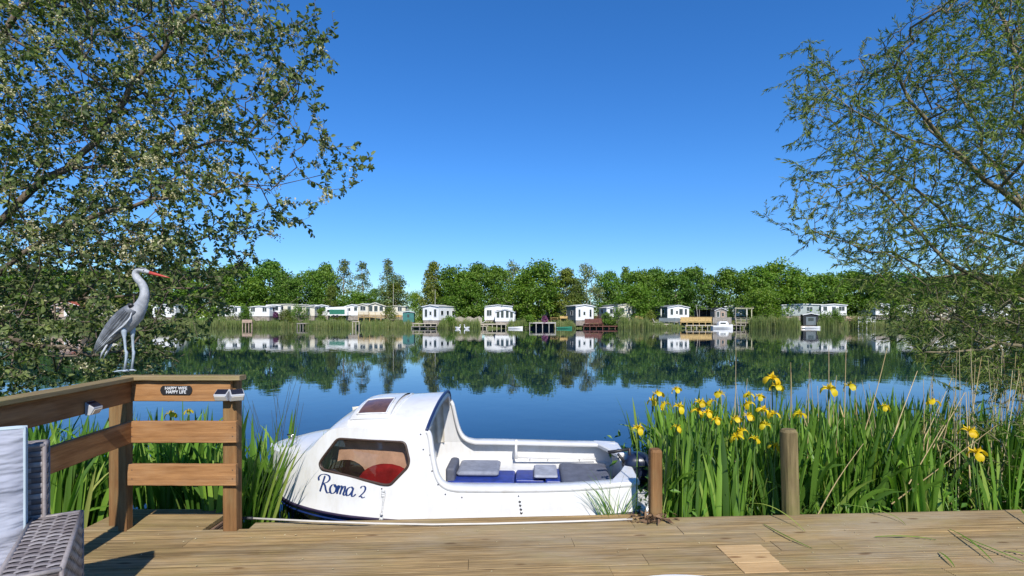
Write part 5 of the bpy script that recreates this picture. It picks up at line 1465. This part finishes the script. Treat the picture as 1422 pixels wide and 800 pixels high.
dock('yellow timber terrace with railing beside the white fronted caravan',945,989,110.6,447,2.6,'timber_yellow',6,.95,panel=True,name='terrace',cat='terrace')
dock('long low pale landing stage under the yellow terrace',952,991,108.6,451.4,1.6,'timber_pale',6,slab=.16)
dock('pale mooring stage with a garden seat left of the yellow terrace',904,933,109,450,1.8,'timber_pale',5,slab=.16)
dock('slate grey fenced platform between bank and white fronted caravan',915,944,110.4,446.5,1.0,'wall_slate',5,.7,panel=True,name='platform',cat='platform')
dock('weathered grey fence panelled deck behind the moored white motor boat',990,1016,110.2,449.5,2.2,'timber_grey',5,1.25,panel=True,name='deck',cat='deck')
# garden seat
gs=empty('sun_lounger',(xpx(912,109.6),109.6,zpx(450,109.6))); tag(gs,'pale sun lounger chair on the mooring stage','seat')
mbox('seat','pole_white',-.5,.9,0,.55,.32,.42,gs); mb=MB(); mb.rings([[(-.5,y,.40),(-.42,y,.42),(-.75,y,1.1),(-.83,y,1.08)] for y in (0,.55)]); mb.build('backrest','pole_white',gs)
for x in (-.4,.8): 
    for y in (.03,.48): mbox('leg','pole_white',x-.03,x+.03,y,y+.05,0,.33,gs)
# dark awning tent with clutter
aw=empty('gazebo',(xpx(988,113.5),113.5,zpx(446,113.5))); tag(aw,'dark flat topped gazebo right of the white fronted caravan','gazebo')
mb=MB(); mb.rings([[(-2.6,y,2.45),(2.6,y,2.75),(2.6,y,2.85),(-2.6,y,2.55)] for y in (0,3)]); mb.build('roof','awning_dark',aw)
for x in (-2.5,0,2.5): 
    for y in (.05,2.9): mbox('post','timber_grey',x-.05,x+.05,y-.05,y+.05,-.4,2.5,aw)
mbox('back_wall','awning_dark',-2.5,2.5,2.95,3.0,.0,2.4,aw)
caravan('small open fronted wooden hut with pale pink trim under the dark gazebo edge',1001,111.8,447,2.6,2.0,2.9,R(5),wall='timber_grey',roofm='awning_dark',rise=.5,front=(('w',-.6,.5,1.1,0),('d',.4,.8,1.9,'stone_pink')),sides=0,name='summer_house',cat='summer house',skirt=.1)
pg=empty('pergola',(xpx(1033,111.5),111.5,zpx(447,111.5))); tag(pg,'cream roofed pergola left of the bright green dome bush','pergola')
mb=MB(); 
for k in range(14): mb.cur=random.random(); mb.box(-1.9+k*.28,-1.9+k*.28+.2,-.2,2.6,2.72,2.86)
mb.build('slat_roof','pergola_cream',pg)
for x in (-1.7,1.6):
    for y in (0,2.3): mbox('post','pergola_cream' if x>0 else 'timber_grey',x-.08,x+.08,y,y+.16,-.4,2.58,pg)
mbox('beam','pergola_cream',-1.9,1.95,-.04,.1,2.585,2.718,pg)
dock('small railed pale deck under the cream pergola',1022,1043,110.8,448,1.5,'timber_pale',4,.9,name='deck',cat='deck')
# white motor boat and small boats
def small_boat(label,px,Yd,L,Wd,H,mat,rz=0,cab=True,cat='boat'):
    r=empty('motor_boat' if cab else 'rowing_boat',(xpx(px,Yd),Yd,WATER),rz); tag(r,label,cat)
    mb=MB(); rg=[]
    for k in range(13):
        t=k/12; x=-L/2+L*t; wd=Wd/2*(1-abs(2*max(0,t-.45)/1.1)**2.2)*(1 if t<.98 else .1); sh=H*(1+.35*t*t); rg.append([(x,-wd,sh),(x,-wd*.95,H*.5),(x,-wd*.6,-.15),(x,wd*.6,-.15),(x,wd*.95,H*.5),(x,wd,sh),(x,wd*.85,sh-.03),(x,wd*.7,sh-.22),(x,-wd*.7,sh-.22),(x,-wd*.85,sh-.03)])
    mb.rings(rg); mb.build('hull',mat,r,smooth=False)
    if cab:
        mb=MB(); mb.rings([[(x,y,z) for x,y in ((-.9,-Wd*.34),(.9,-Wd*.30),(1.3,0),(.9,Wd*.30),(-.9,Wd*.34))] for z in (H*.9,H*1.7)]+[[(x*.75,y*.85,H*2.3) for x,y in ((-.9,-Wd*.34),(.9,-Wd*.30),(1.3,0),(.9,Wd*.30),(-.9,Wd*.34))]]); c_=mb.build('cabin','wall_white',r)
        mbox('window','window_glass',-.6,.5,-Wd*.34,-Wd*.32,H*1.5,H*1.95,c_)
    return r
small_boat('white motor boat with small cabin moored below the fence panelled deck',1003,108.3,4.2,1.7,.62,'wall_white')
small_boat('low white rowing boat pulled up on the small sandy slip',1128,110.9,3.6,1.2,.35,'wall_white',R(4),False)
bh=caravan('small black boathouse with pale roof at the water right of the long caravan',1126,112.6,452.5,2.8,3,2.6,R(-18),wall='awning_dark',roofm='roof_pale',rise=.3,front=(('d',0,1.8,1.7,'wall_slate'),),sides=0,name='boathouse',cat='boathouse',skirt=.05)
caravan('long grey green static caravan seen from its side, right of the dome bush',1116,118,441.5,9.0,3.6,3.0,R(-8),wall='wall_grey',roofm='roof_pale',rise=.2,front=(('w',-3.2,.6,.9,0),('w',-.9,.6,.9,0),('w',1.2,1.2,.9),('w',3.4,.8,.9,0)),sides=1)
caravan('white caravan behind the tree right of the long grey one',1158,117,441,5.2,4,2.9,R(-4),front=(('w',-1.8,.8,.9,0),('d',0,.8,1.8,'wall_slate'),('w',1.6,1.2,.9)),sides=1,roofm='roof_pale',rise=.25)
caravan('small white caravan seen between the twigs of the right willow',1226,119,440,3.6,5,3.0,R(10),front=(('w',-.8,.9,1.0,0),('w',.8,.9,1.0,0)),sides=2,rise=.35)
caravan('pale caravan low behind the right willow, left of the last one',1305,118,442,7.5,3.6,2.8,R(5),wall='wall_cream',front=(('w',-2.6,.9,.9),('d',-.8,.8,1.8),('w',1.2,1.0,.9),('w',2.8,.8,.9,0)),sides=1,rise=.2,roofm='roof_grey')
caravan('white caravan at the right end of the far shore behind the willow limbs',1384,117,442,5.5,4,3.1,R(-6),front=(('w',-1.8,.8,1.0,0),('w',0,.8,1.0,0),('w',1.8,.8,1.0,0)),sides=1,rise=.3,roofm='roof_pale')
dock('white railed jetty behind the right willow, near the small white caravan',1192,1216,112.5,446.5,2.0,'wall_white',5,.9,name='jetty')
dock('pink stone terrace on the bank behind the right willow',1174,1200,114.5,444.5,2.0,'stone_pink',5,.8,panel=True,name='terrace',cat='terrace')
caravan('red roofed chalet glimpsed through the left willow',92,120,443,6.5,4,3.8,R(3),wall='stone_pink',roofm='roof_red',rise=1.0,front=(('w',-2.0,1.0,1.1),('d',0,.9,1.9),('w',2.0,1.0,1.1)),sides=1,name='chalet',cat='chalet',over=.3)
caravan('white static caravan just right of the heron across the lake',228,121,443,5.5,4,3.3,R(-5),front=(('w',-1.8,1.0,1.1),('d',0,.8,1.8),('w',1.8,.9,1.1,0)),sides=1,rise=.3)
caravan('cream caravan behind the left willow near the picture edge',10,121,443,5.5,4,3.0,R(3),wall='wall_cream',front=(('w',-1.5,1.0,1.1),('w',1.3,1.0,1.1)),sides=1,rise=.3,roofm='roof_pale')
caravan('grey roofed caravan half hidden right of the red roofed chalet',150,122,443,4.5,4,2.9,R(-3),wall='wall_cream',front=(('w',-1.1,.9,1.0,0),('d',.8,.8,1.8)),sides=1,rise=.25)
dock('pinkish stone landing at the bank under the tips of the left willow',336,350,114.5,447.5,2.5,'stone_pink',4,.5,panel=True,name='landing_stage')
caravan('pale caravan at the bank left of the low pale caravan row',318,123,442,5,4,2.8,R(4),wall='wall_white',front=(('w',-1.2,1.0,.9),('w',1.3,1.0,.9)),sides=1,rise=.2,roofm='roof_pale')
# sandy slip, garden bits
mb=MB(); g=[]
for k in range(9): g.append([(xpx(1110+3.6*k,111.6),111.3-.5*math.sin(k*.4),WATER+.04),(xpx(1112+3.4*k,113.2),113.4,WATER+.42+.1*math.sin(k))])
mb.grid(g); o=mb.build('sand_path','stone_pink'); tag(o,kind='structure'); o.data.materials[0]=simple('sand',(.62,.54,.42),.95,var=.1,scale=4)
def furniture(px,Yd,base,label,kind):
    z=zpx(base,Yd); r=empty(kind,(xpx(px,Yd),Yd,z)); 
    if kind=='parasol':
        tag(r,label,'parasol'); mb=MB(); mb.tube([(0,0,-.3),(0,0,2.6)],.03,6); mb.build('pole','steel',r); mb=MB(); mb.tube([(0,0,.9),(0,0,1.3),(0,0,2.3),(0,0,2.55)],[.06,.16,.12,.03],8); mb.build('canopy','wall_cream',r)
    elif kind=='bench':
        tag(r,label,'bench'); mbox('seat','timber_yellow',-.8,.8,0,.4,.38,.44,r); mbox('backrest','timber_yellow',-.8,.8,.36,.41,.46,.9,r)
        for x in (-.7,.64): mbox('leg','timber_yellow',x,x+.07,.02,.38,-.2,.38,r)
    elif kind=='picnic_table':
        tag(r,label,'picnic table'); mbox('table_top','timber_yellow',-.9,.9,.3,1.0,.68,.74,r)
        for y in (-.1,1.15): mbox('seat','timber_yellow',-.9,.9,y,y+.25,.4,.45,r)
        for x in (-.7,.6): mbox('leg','timber_yellow',x,x+.08,0,1.3,.30,.38,r); mbox('leg','timber_yellow',x+.01,x+.07,.35,.42,-.2,.67,r); mbox('leg','timber_yellow',x+.01,x+.07,.88,.95,-.2,.67,r)
    return r
furniture(770,112,446,'wooden picnic table under the trees right of the concrete dock','picnic_table')
furniture(783,113,445,'wooden bench under the trees left of the brown deck caravan','bench')
furniture(888,112,445,'orange wooden bench beside the cream fronted caravan','bench')
furniture(918,111.2,446,'closed pale parasol left of the slate sided caravan','parasol')
furniture(1037,110.6,446,'closed pale parasol under the pergola','parasol')
furniture(424,121.5,444,'closed pale parasol by the dark shrub far left','parasol')
furniture(1078,113,446,'long pale bench left of the long grey caravan','bench')
furniture(1090,113.5,446,'wooden picnic table left of the long grey caravan','picnic_table')
furniture(552,119,443,'wooden bench right of the cream chalet','bench')
# gate/stake posts, flag and lamp poles
for px,Yd,base,hh,lb in ((604,112,446,6.5,'thin aerial pole on the white gabled caravan with the dock'),(546,122,440,7.5,'tall thin pole right of the cream chalet'),(820,113,446,5,'thin pole between the two gabled caravans'),(970,113,446,3.4,'slanting pale post beside the yellow terrace')):
    mb=MB(); mb.tube([(0,0,-.3),(.05 if 'slanting' not in lb else -.5,0,hh)],[.05,.03],6); o=mb.build('pole','pole_white',loc=(xpx(px,Yd),Yd,zpx(base,Yd))); tag(o,lb,'pole')
# two swans
def swan(px,Y,label,f=1):
    r=empty('swan',(xpx(px,Y),Y,WATER)); tag(r,label,'swan','swans by the far bank'); r.scale=(f,1,1)
    mb=MB(); pts=[(-.55,0,.30),(-.45,0,.24),(-.2,0,.17),(.1,0,.14),(.33,0,.20),(.44,0,.36),(.42,0,.55),(.37,0,.70),(.42,0,.80),(.52,0,.79),(.60,0,.74)]
    mb.tube(pts,[.03,.12,.22,.24,.16,.07,.05,.045,.055,.045,.015],10); mb.build('body','paint_white',r,smooth=True)
    mb=MB(); mb.tube([(.57,0,.755),(.68,0,.70)],[.022,.008],6); mb.build('beak','timber_yellow',r)
    for s in (-1,1):
        mb=MB(); mb.tube([(.25,s*.17,.26),(0,s*.23,.33),(-.35,s*.17,.36),(-.62,s*.05,.42)],[.05,.10,.09,.01],8,flat=.5); mb.build('wing','paint_white',r,smooth=True)
    return r
swan(636,105.6,'left one of two white swans in front of the reeds'); swan(648,105.3,'right one of two white swans in front of the reeds',-1)

caravan('small white caravan in the second row left of the stake fence',652,124,442,4.0,4,2.9,R(-12),front=(('w',-1.0,.8,1.0,0),('w',.9,.8,1.0,0)),sides=1,rise=.3,roofm='roof_grey')
caravan('brown wooden cabin under the trees right of the concrete dock',776,121,442,4.6,4,2.8,R(6),wall='timber_yellow',front=(('w',-1.3,.9,.9,0),('d',.3,.8,1.8,'timber_brown')),sides=1,rise=.4,roofm='awning_dark',name='cabin',cat='cabin',skm='timber_brown')
caravan('pale cream caravan in the second row between bush and slate sided caravan',905,123,442,4.4,4,2.9,R(8),wall='wall_cream',front=(('w',-1.2,.8,1.0,0),('d',.6,.8,1.8)),sides=1,rise=.3,roofm='roof_pale')
caravan('white caravan in the second row seen behind the dark gazebo',968,124,441,4.4,4,2.8,R(-8),front=(('w',-1.2,1.0,.9),('w',1.1,.9,.9,0)),sides=1,rise=.25,roofm='roof_pale')
caravan('white caravan in the second row right of the pergola',1076,125,441,5,4,2.7,R(3),front=(('w',-1.4,1.0,.9),('w',1.3,.9,.9,0)),sides=1,rise=.25,roofm='roof_pale')
dock('low grey jetty at the water between fence panelled deck and pergola',1017,1034,109.3,451.5,1.6,'timber_grey',4)
dock('small pale jetty at the edge of the tall reeds right of the dome bush',1096,1112,110.2,451,2.0,'timber_pale',4)
dock('narrow white jetty below the swans and the stake fence',660,676,107.2,452.6,1.3,'timber_pale',4)
small_boat('small green rowing boat beside the concrete dock',784,107.0,3.0,1.1,.35,'wall_green',R(8),False)
small_boat('white dinghy tied at the brown decking of the bay fronted caravan',716,107.6,2.8,1.1,.35,'wall_white',R(-6),False)

caravan('white caravan end between the pale shrub and the touring caravan',447,122.5,440.5,2.8,4,2.8,R(12),front=(('w',0,1.4,1.0),),sides=1,rise=.3,roofm='roof_pale')
caravan('low cream caravan right behind the teal shed',548,124,441,5.0,3.5,2.7,R(-4),wall='wall_cream',front=(('w',-1.3,.9,.9),('w',1.2,.9,.9)),sides=1,rise=.2,roofm='roof_grey')
caravan('white caravan low between the concrete dock and the tree trunks',738,121,443,4.4,4,2.8,R(5),front=(('w',-1.1,.8,.9,0),('d',.5,.8,1.8)),sides=1,rise=.25,roofm='roof_grey')
caravan('small white caravan end right of the dark railed walkway',851,114,445,2.8,4,2.9,R(15),front=(('w',0,1.4,1.0),),sides=1,rise=.3,roofm='roof_pale')
caravan('pale grey caravan behind the grey jetty right of the motor boat',1021,119,442,4.4,4,2.8,R(-6),wall='wall_grey',front=(('w',-1.1,.8,.9,0),('d',.5,.8,1.8)),sides=1,rise=.25,roofm='roof_pale')
caravan('white caravan right of the olive bank bush behind the right willow',1262,120,442,5.0,4,2.9,R(-6),front=(('w',-1.5,.9,.9),('w',1.4,.9,.9)),sides=1,rise=.25,roofm='roof_pale')

caravan('cream caravan end left of the cream chalet, half behind the terrace',504,120.5,440,2.4,4,2.9,R(-10),wall='wall_cream',front=(('w',0,1.2,1.0),),sides=1,rise=.3,roofm='roof_pale')
caravan('pale cream caravan low behind the old wooden jetty far left',424,119,441.5,4.0,3.4,2.6,R(3),wall='wall_cream',front=(('w',-1.1,.8,.9,0),('d',.6,.8,1.7,'wall_slate')),sides=1,rise=.25,roofm='roof_grey')
caravan('white caravan low at the bank between two shrubs far left',360,120,442,4.6,3.4,2.7,R(-3),front=(('w',-1.4,.9,.9),('w',1.2,.9,.9)),sides=1,rise=.25,roofm='roof_pale')

shore_bush(341,424,445,22,117.5,'leaf_dark','tall dark shrub on the bank between two white caravans far left')
shore_bush(397,428,446,22,117.3,'leaf_olive','olive shrub in front of the long pale grey caravan')
shore_bush(416,421,446,30,117,'leaf_dark','tall dark shrub just behind the old wooden jetty')
shore_bush(447,426,444,16,117,'leaf_fresh','bright shrub left of the green awning')
shore_bush(541,425,446,24,117.5,'leaf_olive','olive shrub between the orange terrace and the teal shed')
shore_bush(303,426,446,26,117.5,'leaf_fresh','bright shrub on the bank below the left willow tips')
shore_bush(1163,428,447,22,112.4,'leaf_dark','dark shrub in front of the white caravan behind the right willow')
# ---------------------------------------------------------------- overhanging willows
def px_targets(poly,n,Y0,Y1,dens=None,jit=0):
    out=[]
    xs=[p[0] for p in poly]; ys=[p[1] for p in poly]
    while len(out)<n:
        m=4000; x=rng.uniform(min(xs),max(xs),m); y=rng.uniform(min(ys),max(ys),m); ok=in_poly(x,y,poly)
        if dens is not None: ok&=rng.random(m)<dens(x,y)
        Y=rng.uniform(Y0,Y1,m)
        for a,b_,c_ in zip(x[ok],y[ok],Y[ok]): out.append(at(a,b_,c_))
    return np.array([tuple(v) for v in out[:n]])
def clump(T,nc,sig,keep_uniform=.3):
    # gather most targets round a smaller number of sprays, leaving gaps between them
    C=T[rng.permutation(len(T))[:nc]]; n=int(len(T)*(1-keep_uniform))
    wts=rng.random(nc)**1.5+.15; idx=rng.choice(nc,n,p=wts/wts.sum())
    a=C[idx]+rng.normal(0,1,(n,3))*np.array([sig,sig,sig*.75])
    return np.concatenate([a,T[:len(T)-n]])
def near_tree(root,limbs,targets,matb,leafspec,r0,power,step,droop,wob,maxcnt,rmax):
    P,par,cnt=grow(limbs,targets,step=step,droop=droop,wob=wob)
    # trunk (first limb and thick wood) and twigs as two parts
    skeleton_mesh('trunk',P,par,cnt,matb,root,r0=r0,power=power,rmax=rmax)
    ix=np.where((par>=0)&(cnt<=maxcnt))[0]
    return P,par,cnt,ix
def strew(P,par,ix,per_m,spread,fwd,down):
    A=P[par[ix]];B=P[ix]; L=np.linalg.norm(B-A,axis=1); k=np.maximum(1,rng.poisson(L*per_m)); r=np.repeat(np.arange(len(ix)),k)
    t=rng.random(len(r)); p=A[r]+(B-A)[r]*t[:,None]; d=nrm((B-A)[r])
    s=nrm(np.cross(d,rng.normal(size=(len(r),3))))
    return p, nrm(d*fwd+s*spread+np.array([0,0,-down])), r
# left: goat willow with round leaves and pale seed fluff
lt=empty('goat_willow',(-7.2,6.0,-.1)); tag(lt,'large spreading willow with rounded leaves and pale fluffy catkins overhanging at left','tree')
off=np.array([7.2,-6.0,.1])
POLY_L=[(-190,-170),(335,-170),(380,-60),(425,-10),(452,30),(482,80),(492,98),(466,104),(445,122),(440,160),(478,186),(524,206),(530,236),(500,262),(466,268),(452,292),(412,302),(398,330),(366,352),(352,380),(322,398),(318,440),(300,470),(262,505),(190,528),(120,540),(60,548),(-190,560)]
def densL(x,y):
    d=np.ones_like(x)
    d=np.where(x>330, .34,d); d=np.where((x>250)&(x<=330),.66,d)
    d=np.where((y>390)&(x>200),d*.55,d); d=np.where(y>470,d*.6,d); d=np.where((y>395)&(x<=200),d*.9,d)
    return d
TL=np.concatenate([px_targets(POLY_L,10000,4.6,8.4,densL),px_targets([(-190,300),(200,330),(330,392),(322,440),(290,480),(250,512),(150,534),(-190,552)],1700,4.7,7.6)])
limbL=[[(-7.2,6.0,-.5),(-7.1,6.0,.6),(-6.9,5.9,1.5),(-6.6,5.9,2.3)],
 [(-6.9,5.9,1.5),at(-60,330,5.9),at(0,305,5.8),at(62,252,5.8),at(95,235,5.8),at(140,190,5.8),at(157,166,5.8),at(204,93,5.7),at(242,43,5.7),at(304,0,5.6),at(360,-60,5.6)],
 [(-6.6,5.9,2.3),at(-100,120,6.2),at(0,40,6.2),at(90,-60,6.2)],
 [at(95,235,5.8),at(180,232,5.9),at(260,205,5.9),at(335,195,5.9),at(366,164,5.9),at(408,112,5.9),at(437,86,5.9),at(447,62,5.9)],
 [(-6.9,5.9,1.5),at(-40,400,5.6),at(40,350,5.5),at(120,300,5.5),at(210,280,5.5),at(300,262,5.5),at(380,250,5.6),at(450,240,5.6),at(515,228,5.6)],
 [(-7.1,6.0,.6),at(-60,440,6.0),at(30,420,6.0),at(110,415,6.0),at(200,405,6.1),at(280,398,6.2),at(330,372,6.3)],
 [(-7.1,6.0,.6),at(-80,480,5.4),at(10,470,5.3),at(90,480,5.3),at(170,492,5.4),at(240,498,5.5)],
 [at(0,305,5.8),at(70,330,6.4),at(150,345,6.6),at(230,340,6.7),at(310,330,6.7),at(385,308,6.7)]]
TL=clump(TL,640,.15)
P,par,cnt=grow(limbL,TL,step=.15,droop=-.03,wob=.05)
skeleton_mesh('trunk',P+off,par,cnt,'bark',lt,r0=.0022,power=.43,rmax=.10)
ix=np.where((par>=0)&(cnt<=4))[0]
p,d,r=strew(P+off,par,ix,52,.9,.7,.12); n=len(p); print('left leaves',n)
L=rng.uniform(.028,.072,n); leaves('leaves',p,d,L,L*rng.uniform(.48,.62,n),np.clip(rng.normal(.45,.25,n),0,1),'leaf_goat',lt,broad=True,N=rng.normal(size=(n,3))*.8+np.array([0,-.25,.7]))
# fluff: small pale tufts clustered, more on the upper and outer twigs
sel=ix[rng.random(len(ix))<np.where(P[ix][:,2]>2.0,.20,.03)]; p,d,r=strew(P+off,par,sel,11,.9,.2,.1); m=len(p); k=24
p=np.repeat(p,k,0)+rng.normal(0,.024,(m*k,3)); L=rng.uniform(.016,.036,m*k)
leaves('catkins',p,rng.normal(size=(m*k,3)),L,L*.6,rng.random(m*k),'catkin',lt)
# right: crack willow with narrow leaves
rt=empty('crack_willow',(7.3,6.6,-.1)); tag(rt,'willow with narrow leaves and long limbs leaning in from the right','tree')
off=np.array([-7.3,-6.6,.1])
POLY_R=[(1340,-170),(1316,-40),(1304,12),(1268,40),(1236,66),(1206,92),(1172,98),(1140,56),(1116,54),(1112,90),(1088,116),(1104,150),(1130,180),(1120,215),(1096,238),(1100,262),(1094,300),(1112,334),(1150,362),(1190,392),(1206,424),(1232,462),(1262,494),(1310,520),(1360,548),(1420,560),(1640,560),(1640,-170)]
def densR(x,y):
    d=np.where(x<1180,.55,.8); d=np.where(x>1330,1.0,d); d=np.where((y>330)&(x<1280),d*.85,d); d=np.where((y>470),d*.7,d); d=np.where((x>1390)&(y<60),d*.7,d); return d
TR=px_targets(POLY_R,10500,4.9,8.8,densR)
limbR=[[(7.3,6.6,-.5),(7.2,6.6,.4),(7.0,6.6,1.2),(6.8,6.5,2.0),(6.6,6.4,2.8)],
 [(6.8,6.5,2.0),at(1460,318,6.3),at(1422,288,6.2),at(1390,262,6.2),at(1340,226,6.1),at(1320,205,6.1),at(1292,170,6.0),at(1262,135,6.0),at(1240,95,6.0),at(1222,55,6.0)],
 [at(1340,226,6.1),at(1300,205,6.1),at(1262,194,6.1),at(1222,176,6.0),at(1185,158,6.0),at(1155,135,6.0),at(1135,105,6.0),at(1120,68,6.0)],
 [(7.0,6.6,1.2),at(1460,435,6.0),at(1398,405,5.9),at(1355,378,5.9),at(1320,360,5.8),at(1290,335,5.8),at(1262,302,5.8),at(1243,280,5.8),at(1220,262,5.8)],
 [(7.2,6.6,.4),at(1480,455,6.4),at(1440,442,6.3),at(1397,451,6.2),at(1337,453,6.1),at(1285,432,6.0),at(1245,408,6.0),at(1215,385,6.0)],
 [(7.2,6.6,.4),at(1470,480,5.6),at(1420,476,5.5),at(1370,484,5.4),at(1315,492,5.4),at(1275,488,5.4)],
 [(6.6,6.4,2.8),at(1480,180,6.6),at(1440,120,6.7),at(1400,60,6.8),at(1370,-10,6.8),at(1350,-80,6.8)],
 [at(1422,288,6.2),at(1380,225,6.8),at(1345,160,7.0),at(1320,100,7.1),at(1318,50,7.1)],
 [at(1355,378,5.9),at(1300,385,6.3),at(1240,352,6.4),at(1180,340,6.4),at(1130,320,6.4)],
 [at(1262,302,5.8),at(1215,300,6.2),at(1160,290,6.3),at(1115,275,6.3)],
 [(7.0,6.6,1.2),at(1450,350,7.0),at(1390,330,7.2),at(1320,310,7.3),at(1250,245,7.3),at(1190,230,7.3),at(1130,238,7.3)]]
TR=np.concatenate([clump(TR,760,.16),px_targets([(1230,400),(1300,385),(1640,360),(1640,552),(1400,548),(1310,520),(1262,494)],2600,5.2,8.6)])
P,par,cnt=grow(limbR,TR,step=.16,droop=.02,wob=.05)
skeleton_mesh('trunk',P+off,par,cnt,'bark_moss',rt,r0=.0020,power=.43,rmax=.10)
ix=np.where((par>=0)&(cnt<=4))[0]
p,d,r=strew(P+off,par,ix,92,.55,.9,.25); n=len(p); print('right leaves',n)
L=rng.uniform(.038,.080,n); leaves('leaves',p,d,L,L*rng.uniform(.14,.21,n),np.clip(rng.normal(.5,.25,n),0,1),'leaf_willow',rt,N=rng.normal(size=(n,3))+np.array([0,-.2,.4]))
# young willow shoots growing at the right end of the bank
ws=empty('willow_shoots',(4.6,4.75,-.2)); tag(ws,'bushy young willow shoots with fine leaves at the right end of the deck','shrub')
off=np.array([-4.6,-4.75,.2])
T=np.stack([rng.uniform(3.72,5.6,700),rng.uniform(4.42,5.2,700),-.35+rng.random(700)**.8*1.02],-1)
P,par,cnt=grow([[(4.6,4.75,-.35),(4.6,4.8,-.1),(4.7,4.8,.2)]],T,step=.12,wob=.04)
skeleton_mesh('stems',P+off,par,cnt,'bark_moss',ws,r0=.0022,power=.4)
ix=np.where((par>=0)&(cnt<=8))[0]; p,d,r=strew(P+off,par,ix,60,.6,.9,.0); n=len(p); L=rng.uniform(.035,.075,n)
leaves('leaves',p,d,L,L*.2,np.clip(rng.normal(.55,.25,n),0,1),'leaf_willow',ws)
# ---------------------------------------------------------------- light, sky, camera
SUN_EL=R(41); sdir=Vector((.21,-.98,0)).normalized()
az=math.atan2(sdir.x,sdir.y)
w=bpy.data.worlds.new('World'); sc.world=w; w.use_nodes=True; nt=w.node_tree; bg=nt.nodes['Background']
sky=nt.nodes.new('ShaderNodeTexSky'); sky.sky_type='NISHITA'; sky.sun_disc=False; sky.sun_elevation=SUN_EL; sky.sun_rotation=az%(2*math.pi)
sky.air_density=1.0; sky.dust_density=.0; sky.ozone_density=2.2; sky.altitude=0
hs=nt.nodes.new('ShaderNodeHueSaturation'); hs.inputs['Saturation'].default_value=1.33; hs.inputs['Hue'].default_value=.507
nt.links.new(sky.outputs[0],hs.inputs['Color']); tc=nt.nodes.new('ShaderNodeTexCoord'); sx=nt.nodes.new('ShaderNodeSeparateXYZ'); nt.links.new(tc.outputs['Generated'],sx.inputs[0])
tint=ramp(nt,sx.outputs[2],[(0.0,(.50,.67,.93)),(.10,(.49,.70,.99)),(.25,(.60,.86,1.08)),(.6,(.80,.98,1.10))])
nt.links.new(mixc(nt,1.0,hs.outputs[0],tint,'MULTIPLY'),bg.inputs['Color']); bg.inputs['Strength'].default_value=.12
L=bpy.data.lights.new('sun','SUN'); L.energy=4.4; L.angle=R(.5); L.color=(1,.95,.87)
lo=bpy.data.objects.new('sun',L); col.objects.link(lo)
d=Vector((sdir.x*math.cos(SUN_EL),sdir.y*math.cos(SUN_EL),math.sin(SUN_EL))); lo.rotation_euler=d.to_track_quat('Z','Y').to_euler(); lo.location=d*50
cd=bpy.data.cameras.new('camera'); cam=bpy.data.objects.new('camera',cd); col.objects.link(cam); sc.camera=cam
cam.location=(0,0,CAM_H); cam.rotation_euler=(R(90),0,0); cd.sensor_width=36; cd.lens=36*FPX/1422; cd.shift_y=(HOR-400)/1422
cd.clip_start=.05; cd.clip_end=6000
sc.view_settings.view_transform='Standard'; sc.view_settings.look='None'; sc.view_settings.gamma=1; sc.view_settings.exposure=.36
sc.render.engine='CYCLES'; sc.cycles.use_denoising=True; sc.cycles.max_bounces=7; sc.cycles.transparent_max_bounces=12
sc.cycles.diffuse_bounces=3; sc.cycles.glossy_bounces=4; sc.cycles.use_adaptive_sampling=True; sc.cycles.adaptive_threshold=.015
sc.cycles.caustics_reflective=False; sc.cycles.caustics_refractive=False
